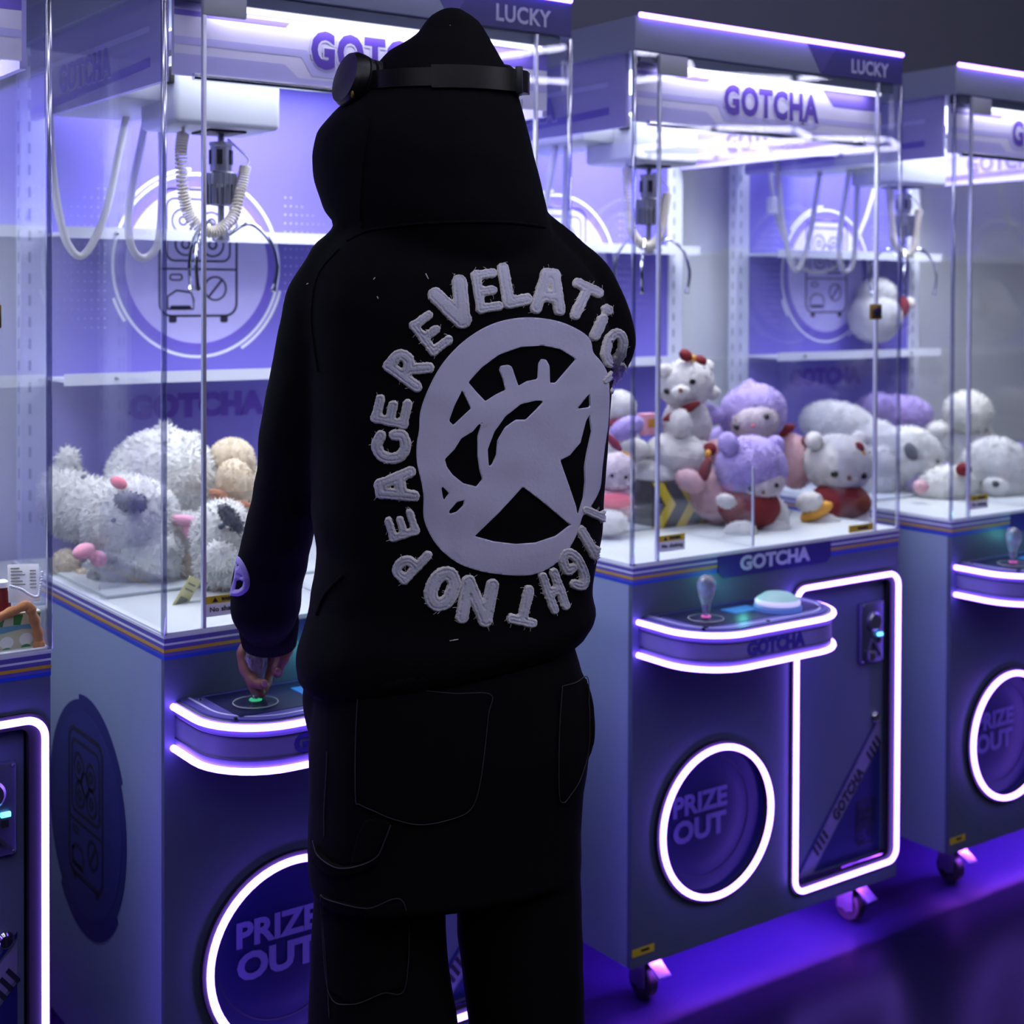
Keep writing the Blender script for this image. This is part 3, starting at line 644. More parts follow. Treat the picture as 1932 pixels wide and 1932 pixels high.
def fur_arrays(e, org, length, dens):
    r = e.r; area = 4*PI*((r[0]*r[1])**1.6/3+(r[0]*r[2])**1.6/3+(r[1]*r[2])**1.6/3)**(1/1.6); n = int(area*dens)
    q = rng.normal(size=(n, 3)); q /= np.linalg.norm(q, axis=1)[:, None]
    R = np.array(e.rot); rr = np.array(r); c = np.array(e.c-org)
    p = (q*rr) @ R.T + c; nn = (q/rr) @ R.T; nn /= np.linalg.norm(nn, axis=1)[:, None]
    j = rng.normal(size=(n, 3)); t = np.cross(nn, j); t /= np.linalg.norm(t, axis=1)[:, None]
    L = length*(.6+.8*rng.random(n))[:, None]; tip = p+nn*L*.72+np.cross(t, nn)*L*.8+np.array([0, 0, -.15*length])
    w = .0026
    v = np.stack([p-t*w-nn*.001, p+t*w-nn*.001, tip], 1)
    g = np.cross(v[:, 1]-v[:, 0], v[:, 2]-v[:, 0]); bad = (g*nn).sum(1) < 0; v[bad] = v[bad][:, [1, 0, 2]]
    v = v.reshape(-1, 3)
    m = nn+rng.normal(size=nn.shape)*.2; m /= np.linalg.norm(m, axis=1)[:, None]
    return v, np.repeat(m, 3, 0)
def toy(name, label, m, parts, feats=(), cat='plush toy', group=None):
    """parts: (name, px, py, yl, rx, ry, roll, material, fur length); feats: (name, host index, px, py, r, material)"""
    E = [Ell(m, *p[1:7]) for p in parts]
    lo = min(e.c.z-max(e.r[2], .0)*.95 for e in E); c = sum((e.c for e in E), Vector())/len(E)
    org = Vector((c.x, c.y, lo)); t = thing(name, label, cat, org, None, group)
    for i, (e, p) in enumerate(zip(E, parts)):
        b = MB().ball(e.c-org, e.r, 22, 14, 0, None, e.rot, .05, i*3.1+p[1])
        me = b.mesh(p[0], [M[p[7]]], 180)
        fl = p[8] if len(p) > 8 else (.0045 if p[7] in ('p_white', 'p_lav', 'p_pink', 'p_pale') else 0)
        if fl:
            v, nn = fur_arrays(e, org, fl, 60000)
            vs = [tuple(q) for q in b.v]+[tuple(q) for q in v]; n0 = len(b.v)
            fs = b.f+[[n0+3*k, n0+3*k+1, n0+3*k+2] for k in range(len(v)//3)]
            base = [tuple((e.rot @ Vector([(e.rot.transposed() @ (Vector(q)-(e.c-org)))[a]/e.r[a]**2 for a in range(3)])).normalized()) for q in b.v]
            bpy.data.meshes.remove(me); me = bpy.data.meshes.new(p[0]); me.from_pydata(vs, [], fs); me.materials.append(M[p[7]])
            me.shade_smooth(); me.normals_split_custom_set_from_vertices(base+[tuple(q) for q in nn])
        o = bpy.data.objects.new(p[0], me); COL.objects.link(o); o.parent = t
    for f in feats:
        pt, n = E[f[1]].hit(f[2], f[3]); k = (pt-CAM).dot(FW)/FOC*f[4]
        q = n.to_track_quat('Z', 'Y').to_matrix()
        fo = .007 if 'fluff' in parts[f[1]][7] else .003
        MB().ball(pt-org+n*fo, (k, k, k*.7), 12, 8, 0, None, q).build(f[0], M[f[5]], t, 180)
    return t
def bow(px, py, yl, s, roll=0, m1='p_red', m2='p_gold'):
    a = math.radians(roll); c, n = math.cos(a), -math.sin(a)
    return [('bow_loop', px-s*c, py-s*n, yl, s, s*.8, roll-12, m1), ('bow_loop', px+s*c, py+s*n, yl, s, s*.8, roll+12, m1), ('bow_knot', px, py, yl-.008, s*.45, s*.55, roll, m2)]

FU = .013
# machine behind the person
toy('plush_puppy', 'big fluffy white plush puppy with a grey ear and pink bow, front left', 'B',
    [('head', 248, 985, .42, 86, 82, 0, 'p_fluff', FU), ('body', 262, 1062, .42, 92, 52, 0, 'p_fluff', FU), ('muzzle', 290, 1035, .365, 50, 40, -10, 'p_fluff', FU*.8),
     ('ear', 247, 946, .345, 30, 17, -12, 'p_grey', .006), ('ear', 224, 911, .38, 17, 11, -25, 'p_rose'),
     ('bow_loop', 158, 1040, .37, 22, 15, 20, 'p_bow'), ('bow_loop', 186, 1054, .37, 17, 15, -30, 'p_bow'), ('bow_knot', 172, 1048, .362, 8, 9, 0, 'p_bow')],
    [('eye', 0, 217, 982, 5, 'bead2'), ('eye', 2, 268, 1010, 7, 'bead2')])
toy('plush_puppy', 'largest fluffy white plush heap at the back under the printed lettering', 'B',
    [('body', 306, 905, .58, 100, 92, 0, 'p_fluff', FU), ('ear', 316, 822, .58, 14, 24, 20, 'p_fluff', FU), ('ear', 364, 838, .58, 12, 20, -10, 'p_fluff', FU), ('paw', 240, 920, .55, 34, 36, 20, 'p_fluff', FU), ('body', 350, 960, .55, 60, 60, 0, 'p_fluff', FU)])
toy('plush_puppy', 'fluffy white plush with a small raised knob against the left post', 'B',
    [('body', 128, 945, .63, 50, 66, 15, 'p_fluff', FU), ('tail', 128, 866, .63, 18, 20, 0, 'p_fluff', FU), ('body', 165, 960, .58, 44, 58, -20, 'p_fluff', FU)], [('eye', 2, 160, 906, 6, 'bead2')])
toy('plush_puppy', 'fluffy white plush puppy with a dark drooping ear beside the sleeve', 'B',
    [('head', 420, 1012, .24, 54, 64, 0, 'p_fluff', FU), ('muzzle', 412, 1046, .19, 28, 24, 0, 'p_fluff', FU*.7), ('ear', 436, 978, .17, 14, 32, 38, 'p_grey', .006), ('body', 430, 1070, .26, 60, 40, 0, 'p_fluff', FU)],
    [('eye', 0, 418, 994, 7, 'bead2')])
toy('plush_puppy', 'white plush with a pink ribbon lying between the two puppies', 'B',
    [('body', 345, 1018, .40, 44, 48, 0, 'p_fluff', FU), ('ribbon', 346, 982, .345, 30, 11, -5, 'p_bow'), ('ribbon', 356, 1000, .345, 12, 22, 20, 'p_bow'), ('paw', 352, 1060, .38, 34, 32, 0, 'p_cream', .006)])
toy('plush_ball', 'smooth cream plush with a round head at the back by the sleeve', 'B',
    [('head', 437, 872, .54, 45, 46, 0, 'p_cream', .004), ('body', 452, 930, .56, 52, 60, 0, 'p_cream', .004)])
toy('plush_ball', 'pale cream plush in front of the other cream one, brown paws', 'B',
    [('head', 443, 912, .44, 36, 46, 10, 'p_cream', .004), ('paw', 415, 938, .42, 24, 12, -30, 'p_brown'), ('paw', 452, 958, .38, 24, 14, 5, 'p_brown'), ('body', 450, 990, .46, 50, 60, 0, 'p_cream', .004)])
toy('plush_ball', 'small cream plush paw ball in the left corner of the tray', 'B', [('body', 124, 1066, .57, 26, 30, 10, 'p_cream', .005), ('paw', 165, 1090, .52, 26, 20, 0, 'p_cream', .005)])

def card(name, label, m, px, py, yl, w, h, t, mats, draw=None, rx=0, rz=0, ry=0, cat='tag'):
    o = thing(name, label, cat, at(m, px, py, yl)-Vector((0, 0, h/2)), (rx, ry, rz))
    MB().box(-w/2, w/2, -t/2, t/2, 0, h, 0, min(.002, t*.3)).build('body', mats[0], o)
    if draw:
        b = MB(); draw(b, FRONT(-t/2-.0002)); b.build('print', mats[1:], o)
    return o
M['tagyellow'] = mat('pale_yellow_card', (206, 202, 150), .6)
M['tagprint'] = mat('grey_card_print', (130, 134, 120), .6)
card('paper_tag', 'pale yellow card tag hanging from the front puppy', 'B', 332, 1118, .20, .034, .062, .0012, [M['tagyellow'], M['tagprint'], M['tagprint']],
     lambda b, F: b.poly([rrect(-.011, .011, .008, .026, .003)], .0004, 0, F).stroke([(-.011, .04), (.011, .04)], .003, F).stroke([(-.011, .05), (.008, .05)], .003, F), .35, .5, .45)

# machine in the middle
toy('plush_bear', 'white bear with a red and gold bow on top of the pile', 'C',
    [('head', 1294, 724, .36, 52, 46, 12, 'p_white'), ('body', 1296, 800, .40, 46, 50, 0, 'p_white'), ('ear', 1256, 700, .37, 13, 14, 0, 'p_white'), ('ear', 1334, 694, .37, 13, 15, 0, 'p_white'),
     ('arm', 1284, 798, .31, 20, 27, 5, 'p_white'), ('arm', 1345, 742, .36, 14, 12, 20, 'p_white'), ('muzzle', 1284, 740, .318, 18, 13, 10, 'p_white')]+bow(1307, 676, .335, 14, -22)+[('scarf', 1286, 776, .325, 40, 9, 26, 'p_red')],
    [('eye', 0, 1259, 738, 6.5, 'bead'), ('eye', 0, 1306, 720, 6.5, 'bead'), ('nose', 6, 1284, 737, 5, 'nose')], group='bears with red capes')
toy('plush_bear', 'lavender bear lying on top of the pile with a pale face and red ribbon', 'C',
    [('head', 1420, 780, .36, 64, 56, 14, 'p_lav'), ('ear', 1330, 780, .385, 36, 20, -12, 'p_lav'), ('ear', 1414, 734, .38, 15, 18, 0, 'p_lav'), ('face', 1424, 795, .325, 46, 34, 12, 'p_pale'),
     ('scarf', 1468, 818, .335, 36, 11, 26, 'p_red'), ('body', 1400, 835, .42, 70, 38, 0, 'p_lav')],
    [('eye', 3, 1391, 806, 6, 'bead'), ('eye', 3, 1446, 786, 6, 'bead'), ('nose', 3, 1421, 803, 3.5, 'p_rose')], group='bears with red capes')
toy('plush_bear', 'lavender bear in a dark red cape sitting at the front glass', 'C',
    [('head', 1417, 884, .20, 67, 62, 0, 'p_lav'), ('ear', 1374, 838, .20, 19, 22, 20, 'p_lav'), ('ear', 1462, 842, .20, 17, 20, -20, 'p_lav'), ('face', 1438, 913, .158, 42, 28, 8, 'p_pale'),
     ('cape', 1414, 957, .185, 60, 42, 0, 'p_red'), ('body', 1426, 975, .22, 62, 50, 0, 'p_white'),
     ('arm', 1370, 945, .145, 18, 13, -10, 'p_white'), ('foot', 1398, 1003, .145, 30, 20, 0, 'p_white'), ('foot', 1462, 1000, .15, 30, 20, 0, 'p_white')],
    [('eye', 3, 1417, 922, 6, 'bead'), ('eye', 3, 1464, 915, 5, 'bead'), ('nose', 3, 1440, 928, 3, 'nose')], group='bears with red capes')
toy('plush_bear', 'white bear in a dark red cape sitting in the right front corner', 'C',
    [('head', 1582, 874, .22, 65, 55, -3, 'p_white'), ('ear', 1536, 832, .23, 16, 17, 0, 'p_white'), ('ear', 1622, 830, .23, 16, 17, 0, 'p_white'), ('muzzle', 1601, 905, .172, 20, 13, 0, 'p_white'),
     ('cape', 1580, 950, .205, 64, 40, 5, 'p_red'), ('scarf', 1540, 965, .168, 34, 14, 28, 'p_gold'), ('body', 1580, 968, .235, 58, 44, 0, 'p_white'),
     ('arm', 1527, 946, .17, 24, 18, 10, 'p_white'), ('foot', 1556, 990, .165, 30, 20, 0, 'p_white'), ('foot', 1618, 988, .17, 30, 20, 0, 'p_white')]+bow(1627, 856, .165, 12, -60),
    [('eye', 0, 1575, 894, 7, 'bead'), ('eye', 0, 1629, 897, 7, 'bead'), ('nose', 3, 1602, 903, 5, 'nose')], group='bears with red capes')
toy('plush_bear', 'white bear lying face down left of the pile', 'C', [('body', 1276, 862, .34, 62, 46, -6, 'p_white'), ('head', 1238, 905, .36, 48, 46, 0, 'p_white'), ('foot', 1326, 850, .33, 22, 18, 0, 'p_white')], group='bears with red capes')
toy('plush_rabbit', 'pale pink plush leaning behind the front lavender bear, red ribbons on it', 'C',
    [('body', 1345, 935, .27, 42, 54, 25, 'p_pink'), ('arm', 1303, 908, .26, 30, 20, -25, 'p_pink'), ('head', 1358, 852, .33, 46, 24, 8, 'p_pink'), ('ribbon', 1338, 848, .285, 15, 13, 20, 'p_red'), ('ribbon', 1330, 888, .24, 11, 26, -18, 'p_red'), ('ribbon_knot', 1336, 856, .275, 6, 8, 0, 'p_gold')])
toy('plush_rabbit', 'pale pink plush wedged between lavender and white bears, red ribbon on top', 'C',
    [('body', 1498, 870, .32, 36, 52, 10, 'p_pink'), ('ribbon', 1523, 832, .285, 13, 10, 35, 'p_red'), ('ribbon_knot', 1526, 838, .272, 6, 5, 0, 'p_gold')])
toy('plush_cat', 'white plush with red collar seen beside the right sleeve', 'C', [('head', 1168, 768, .42, 32, 32, 0, 'p_white'), ('collar', 1160, 800, .40, 30, 10, 15, 'p_red'), ('body', 1170, 830, .44, 36, 40, 0, 'p_white')])
toy('plush_cat', 'lavender plush draped over the left glass side', 'C', [('body', 1182, 808, .34, 34, 20, 25, 'p_lav'), ('tail', 1158, 835, .32, 22, 8, -48, 'p_red'), ('tail', 1185, 860, .32, 16, 5, -38, 'p_gold'), ('body', 1196, 850, .36, 28, 22, 10, 'p_white')])
toy('plush_cat', 'dusty pink plush sitting in the left front corner with white feet', 'C',
    [('head', 1162, 890, .28, 38, 36, 0, 'p_pale'), ('body', 1160, 950, .29, 36, 38, 0, 'p_pink'), ('cape', 1162, 945, .262, 32, 16, 0, 'p_rose'), ('foot', 1150, 985, .26, 34, 24, 0, 'p_white')],
    [('eye', 0, 1155, 897, 4, 'bead'), ('eye', 0, 1180, 900, 4, 'bead')])
M['chev_y'] = mat('chevron_yellow', (226, 200, 40), .5); M['chev_k'] = mat('chevron_black', (50, 44, 48), .5)
def chev(b, F):
    for x in (-.06, .01, .08):
        b.poly([[(x-.04, 0.002), (x-.01, .002), (x+.03, .055), (x-.01, .108), (x-.04, .108), (x, .055)]], .0006, 0, F)
card('prize_box', 'dark box with yellow chevrons on the tray among the bears', 'C', 1268, 945, .345, .20, .11, .09, [M['chev_k'], M['chev_y']], chev, 0, .0, 0, 'box')
card('prize_box', 'small pink box with a gold square resting on the pile by the left pane', 'C', 1222, 800, .43, .045, .05, .03, [M['p_bow'], M['p_gold']],
     lambda b, F: b.poly([rrect(-.012, .012, .018, .038, .003)], .0006, 0, F), 0, 0, 0, 'box')

# last machine
toy('plush_puppy', 'fluffy white plush lying flat along the back left of the last machine', 'D', [('body', 1585, 806, .58, 74, 44, -16, 'p_fluff', FU), ('body', 1640, 835, .52, 56, 42, 0, 'p_fluff', FU)])
toy('plush_cat', 'fluffy lavender plush across the back of the last machine', 'D', [('body', 1690, 782, .60, 66, 34, 0, 'p_lav', FU), ('body', 1655, 770, .62, 34, 26, 0, 'p_lav', FU)])
toy('plush_puppy', 'fluffy white plush with one dark eye patch, left of centre', 'D',
    [('head', 1712, 866, .38, 62, 58, 0, 'p_fluff', FU), ('patch', 1719, 852, .318, 12, 18, 25, 'p_grey'), ('ear', 1770, 812, .36, 16, 14, 0, 'p_fluff', FU), ('body', 1660, 890, .40, 40, 46, 0, 'p_fluff', FU)], [('eye', 0, 1765, 870, 4, 'bead')])
toy('plush_ball', 'fluffy white plush with round head standing behind the posts', 'D', [('head', 1826, 778, .46, 42, 38, 0, 'p_fluff', FU), ('body', 1828, 842, .48, 46, 48, 0, 'p_fluff', FU)])
toy('plush_puppy', 'fluffy white plush puppy facing out at the right front, dark nose', 'D',
    [('head', 1878, 890, .24, 64, 62, 0, 'p_fluff', FU), ('muzzle', 1880, 918, .185, 26, 18, -10, 'p_fluff', .005), ('body', 1890, 945, .27, 70, 34, 0, 'p_fluff', FU)],
    [('eye', 0, 1856, 910, 5, 'bead'), ('eye', 0, 1894, 934, 5, 'bead'), ('nose', 1, 1878, 914, 7, 'bead')])
toy('plush_cat', 'small lavender plush tucked low behind the white arm', 'D', [('body', 1735, 905, .33, 32, 26, 20, 'p_lav', FU*.6), ('head', 1770, 885, .36, 24, 14, 15, 'p_lav', FU*.6)])
toy('plush_ball', 'white plush lying on its side near the front post of the last machine', 'D', [('body', 1785, 918, .25, 52, 36, 8, 'p_fluff', FU), ('paw', 1737, 918, .22, 14, 12, 0, 'p_pink'), ('collar', 1818, 886, .19, 15, 13, 0, 'p_red')])
toy('plush_ball', 'lavender and white plush at the right edge of the frame', 'D', [('head', 1928, 858, .42, 24, 22, 0, 'p_lav', FU*.6), ('body', 1935, 905, .40, 36, 40, 0, 'p_fluff', FU)])
toy('plush_ball', 'round white plush in a red cap sitting up on the shelf rail', 'D', [('body', 1650, 598, .655, 48, 46, 0, 'p_fluff', .008), ('head', 1655, 556, .655, 36, 30, 0, 'p_fluff', .008), ('cap', 1697, 582, .64, 18, 24, -25, 'p_red'), ('bobble', 1716, 572, .63, 10, 10, 0, 'p_fluff', .006)])

# machine at the left edge
M['p_tan'] = mat('tan_plush', (190, 130, 84), .9, 0, .08, 60, .4, 300, sheen=.2)
M['paper'] = mat('white_paper', (236, 236, 240), .7, 0, .02, 20)
M['pkg'] = mat('pale_green_pack', (206, 206, 178), .5); M['pkg_g'] = mat('pack_green', (70, 140, 76), .5); M['pkg_b'] = mat('pack_blue', (110, 160, 190), .5)
def pack(b, F):
    for i in range(5): b.poly([[(-.06+i*.026, .067), (-.046+i*.026, .067), (-.05+i*.026, .052), (-.06+i*.026, .053)]], .0006, 0, F)
    b.poly([[(-.058, .052), (.058, .052), (.058, .043), (.03, .046), (0, .042), (-.03, .046), (-.058, .043)]], .0006, 1, F)
    b.poly([[(-.058, .001), (.058, .001), (.058, .012), (.02, .008), (-.058, .010)]], .0006, 1, F)
    for x, y in ((.008, .028), (.036, .030)):
        b.poly([circ(x, y, .010, .009, 20)], .0008, 2, F); b.poly([circ(x, y-.014, .008, .007, 16)], .0009, 0, F)
card('toy_pack', 'pale green striped toy pack in the tan frame behind the left glass', 'A', -2, 1203, .04, .118, .07, .02, [M['pkg'], M['pkg_g'], M['pkg_b'], M['paper']], pack, 0, 0, 0, 'pack')
tf = thing('toy_basket', 'tan plush handle arching over the toy pack', 'basket', at('A', 60, 1225, .03))
o0 = tf.location.copy()
arch = [at('A', -12, 1170, .030)-o0, at('A', 20, 1155, .030)-o0, at('A', 52, 1143, .018)-o0, at('A', 61, 1158, .018)-o0, at('A', 70, 1188, .018)-o0, at('A', 75, 1217, .018)-o0]
ap = spline(arch, 6); MB().tube(ap, [.0072+.001*math.sin(i*1.3) for i in range(len(ap))], 10).build('handle', M['p_tan'], tf, 180)
MB().ball((at('A', 74, 1218, .018)-o0), (.009, .009, .010)).build('handle_end', M['p_tan'], tf, 180)
def lines(b, F):
    for i in range(7): b.stroke([(-.019, .050-i*.0048), (-.006+.004*((i*7) % 3), .050-i*.0048)], .0012, F)
    for i in range(6): b.stroke([(.009, .046-i*.005), (.018, .046-i*.005)], .0012, F)
card('instruction_sheet', 'white printed paper sheet lying against the left glass', 'A', 46, 1100, .025, .046, .056, .001, [M['paper'], M['tagprint']], lines, -.35, 0, .08, 'paper')
rb = thing('red_bottle', 'dark red bottle standing behind the left pane', 'bottle', at('A', 5, 1165, .05))
MB().lathe([(.011, 0), (.012, .003), (.012, .03), (.007, .04), (.007, .045)], (0, 0, 0)).build('body', M['p_red'], rb)
MB().lathe([(.0085, .045), (.0085, .053), (.004, .056)], (0, 0, 0)).build('cap', M['white'], rb)
bc = [at('A', 20, 1106, .02), at('A', 40, 1112, .018), at('A', 52, 1120, .016), at('A', 66, 1126, .015), at('A', 74, 1122, .015), at('A', 77, 1105, .015), at('A', 80, 1080, .015)]
cb = thing('bead_chain', 'thin white bead chain looped over the paper sheet', 'chain', bc[3])
b = MB()
for q in spline(bc, 5): b.ball(q-bc[3], .0022, 8, 6)
o = b.build('beads', M['white'], cb, 180); o['kind'] = 'stuff'
# ------------------------------------------------------------------ person
M['hoodie'] = mat('black_cotton', (13, 13, 17), .95, 0, .15, 60, .25, 700, spec=.1)
M['rib'] = mat('black_rib_knit', (11, 11, 15), .95, 0, .15, 60, .3, 500, spec=.1)
M['denim'] = mat('black_denim', (12, 12, 15), .95, 0, .2, 90, .3, 900, spec=.1)
M['stitch'] = mat('grey_stitch', (44, 44, 54), .8)
M['print'] = mat('white_felt_print', (208, 205, 236), .8, 0, .06, 14, .12, 260)
M['patch'] = mat('grey_white_patch', (208, 208, 228), .85, 0, .07, 24, .25, 500)
M['fray'] = mat('frayed_patch_edge', (226, 220, 222), .9, 0, .25, 300, .4, 500)
M['puff'] = mat('lavender_puff_print', (160, 146, 214), .6)
M['skin'] = mat('skin', (122, 76, 72), .55, 0, .06, 40, .1, 300)
M['hp'] = mat('black_headphone', (9, 9, 12), .4, 0, .05, 40)
M['hp2'] = mat('grey_headphone', (34, 34, 44), .4, 0, .05, 40)
M['shoe'] = mat('black_shoe', (20, 20, 24), .6)
rowpt = lambda xm, y, d: P(xm, y, d)
BY = math.radians(15)                       # facing of the body, clockwise from the machines
BR = Vector((math.cos(BY), -math.sin(BY), 0)); BF = Vector((math.sin(BY), math.cos(BY), 0))
TH = YAW-BY
def ring(c, a, b, n=40, e=2.2, X=BR, Y=BF, mod=0):
    o = []
    for k in range(n):
        t = 2*PI*k/n; ct, st = math.cos(t), math.sin(t)
        x = math.copysign(abs(ct)**(2/e), ct); y = math.copysign(abs(st)**(2/e), st); q = 1+mod*math.cos(k*PI)
        o.append(c+X*(a*x*q)+Y*(b*y*q))
    return o
def sections(rows, k, e=2.2, dfn=None, n=40, grow=1.0, mod=0):
    """rows: (y, left x, right x, depth) silhouette of the part in the photograph -> rings of the real body"""
    o = []
    for y, xl, xr, d, *tl in rows:
        h = (xr-xl)/2*d/FOC; a = h/math.sqrt(math.cos(TH)**2+(k*math.sin(TH))**2)*grow; c = P((xl+xr)/2, y, d)
        r = ring(c, a, a*k, n, e, mod=mod)
        if tl: r = [p+UP*(tl[0]*d/FOC*(p-c).dot(RT)/h) for p in r]      # hem hangs lower on one side
        o.append(r)
    return o
def limb(mb, pts, grow=1.0, n=5, cap=True):
    """pts: (x, y, depth, radius in px)"""
    c = [P(x, y, d) for x, y, d, r in pts]; rr = [r*d/FOC*grow for x, y, d, r in pts]
    cs = spline(c, n); rs = [v.x for v in spline([(r, 0, 0) for r in rr], n)]
    mb.tube(cs, rs, 20)
    if cap: mb.ball(c[0], rr[0], 16, 12); mb.ball(c[-1], rr[-1], 16, 12)
def remesh(mb, vox, smooth, name):
    me = mb.mesh(name, [], 0)
    b = bmesh.new(); b.from_mesh(me); bmesh.ops.recalc_face_normals(b, faces=b.faces); b.to_mesh(me); b.free()
    o = bpy.data.objects.new('t', me); m = o.modifiers.new('r', 'REMESH'); m.mode = 'VOXEL'; m.voxel_size = vox
    if smooth: s = o.modifiers.new('s', 'SMOOTH'); s.factor = .5; s.iterations = smooth
    r, old = tmp_mesh(o); bpy.data.meshes.remove(old); return r
def wrinkle(me, amp, sc, seed=0, squash=2.5):
    n = len(me.vertices); co = np.empty(n*3); me.vertices.foreach_get('co', co); co = co.reshape(-1, 3)
    no = np.array([v.normal[:] for v in me.vertices])
    d = np.array([noise.noise(Vector((p[0]*sc+seed, p[1]*sc, p[2]*sc*squash)))+.4*noise.noise(Vector((p[0]*sc*2.6, p[1]*sc*2.6+seed, p[2]*sc*3.4))) for p in co])
    co += no*(d*amp)[:, None]; me.vertices.foreach_set('co', co.ravel()); me.update()

person = thing('person', 'person in black hoodie and headphones seen from behind, left hand on joystick', 'person', (P(840, 1000, 1.9).x, P(840, 1000, 1.9).y, 0))
PO = person.location.copy()
def pchild(name, me, mats, parent=person):
    for m in (mats if isinstance(mats, list) else [mats]): me.materials.append(m)
    me.transform(Matrix.Translation(-PO)); me.shade_smooth()
    o = bpy.data.objects.new(name, me); COL.objects.link(o); o.parent = parent; return o

TR = [(405, 690, 1010, 1.90), (440, 650, 1048, 1.90), (480, 612, 1085, 1.90), (520, 590, 1118, 1.90), (570, 580, 1142, 1.90), (650, 584, 1150, 1.90), (740, 590, 1152, 1.90),
      (850, 596, 1146, 1.90), (950, 596, 1139, 1.90), (1030, 606, 1131, 1.90), (1080, 600, 1124, 1.90), (1125, 592, 1116, 1.90, 8), (1160, 580, 1116, 1.90, 18), (1192, 570, 1126, 1.90, 26), (1220, 570, 1118, 1.90, 32), (1245, 580, 1100, 1.90, 36), (1254, 598, 1085, 1.90, 36)]
LARM = [(640, 505, 1.86, 60), (612, 560, 1.86, 70), (601, 620, 1.865, 74), (590, 700, 1.875, 80), (571, 800, 1.90, 80), (556, 880, 1.93, 72), (538, 960, 1.97, 66), (518, 1040, 2.02, 66), (504, 1100, 2.06, 67), (502, 1145, 2.09, 67), (506, 1172, 2.11, 55)]
RARM = [(1050, 490, 1.95, 56), (1090, 530, 1.97, 64), (1118, 590, 1.99, 68), (1136, 645, 2.01, 64), (1108, 700, 2.10, 56), (1060, 735, 2.20, 48), (1015, 742, 2.27, 40)]
HOOD = [(14, 838, 864, 1.93), (24, 818, 884, 1.93), (42, 802, 907, 1.925), (66, 785, 920, 1.92), (100, 730, 940, 1.92), (140, 697, 962, 1.92), (180, 672, 976, 1.92), (215, 632, 987, 1.92),
        (250, 602, 997, 1.92), (295, 590, 1008, 1.92), (350, 596, 1022, 1.92), (400, 614, 1031, 1.915), (440, 645, 1038, 1.91), (480, 690, 1030, 1.90)]
mb = MB(); mb.loft(sections(TR, .64, 2.3)); mb.loft(sections(HOOD, 1.0, 2.05)); limb(mb, LARM); limb(mb, RARM)
limb(mb, [(800, 455, 1.9, 120), (700, 475, 1.88, 80), (640, 500, 1.865, 62)]); limb(mb, [(880, 450, 1.91, 110), (980, 455, 1.94, 74), (1050, 485, 1.955, 58)])
me = remesh(mb, .0085, 3, 'hoodie'); wrinkle(me, .0022, 9, 3)
# open the hood at the face
HC = P(800, 285, 1.93); HY = math.radians(18); HF = Vector((math.sin(HY), math.cos(HY), 0)); HR = Vector((HF.y, -HF.x, 0))
b = bmesh.new(); b.from_mesh(me); dl = []
for f in b.faces:
    q = f.calc_center_median()-HC; s_, u_ = q.dot(HR), q.z
    if q.dot(HF) > .04 and (s_/.078)**2+((u_+.005)/.115)**2 < 1: dl.append(f)
bmesh.ops.delete(b, geom=dl, context='FACES'); b.to_mesh(me); b.free()
hoodie_w = me.copy(); hoodie = pchild('hoodie', me, M['hoodie'])
bt = bmesh.new(); bt.from_mesh(hoodie_w); BVH = BVHTree.FromBMesh(bt); bt.free()
b = MB(); b.loft(sections([(1218, 574, 1114, 1.9, 34), (1230, 576, 1110, 1.9, 36), (1246, 586, 1100, 1.9, 36), (1258, 602, 1086, 1.9, 36)], .64, 2.3, n=160, grow=1.004, mod=.004))
pchild('hem_band', b.mesh('hem_band', [], 0), M['rib'], hoodie)
b = MB(); cc = [P(506, 1165, 2.105), P(507, 1190, 2.115), P(508, 1216, 2.125)]
rg = []
AX = (cc[2]-cc[0]).normalized(); U1 = RT-AX*RT.dot(AX); U1.normalize(); V1 = AX.cross(U1)
for c, r in zip([cc[0], cc[0].lerp(cc[1], .4), cc[1], cc[2], cc[2].lerp(cc[1], .2), cc[1]], (.044, .0445, .043, .0395, .034, .034)): rg.append(ring(c, r, r*.8, 96, 2, U1, V1, .012))
b.loft(rg, cap=False); pchild('cuff', b.mesh('cuff', [], 0), M['rib'], hoodie)

def project(px, py, bvh, h=0.0):
    d = ray(px, py).normalized(); loc, n, i, t = bvh.ray_cast(CAM, d)
    if loc is None: return None
    if n.dot(d) > 0: n = -n
    return loc+n*h, n
def seam(name, pts, bvh, r, m, parent, h=.0004):
    run = []
    for q in spline([(x, y, 0) for x, y in pts], 8):
        k = project(q.x, q.y, bvh, h)
        if k: run.append(k[0])
    if len(run) > 3: return pchild(name, MB().tube(run, r, 5).mesh(name, [], 0), m, parent)
seam('seam', [(655, 455), (700, 434), (780, 423), (870, 419), (960, 420), (1028, 428)], BVH, .0022, M['rib'], hoodie)
seam('seam', [(700, 215), (690, 270), (684, 330), (680, 400), (684, 428)], BVH, .0018, M['rib'], hoodie)
seam('seam', [(640, 470), (600, 520), (588, 600), (600, 700)], BVH, .0018, M['rib'], hoodie)

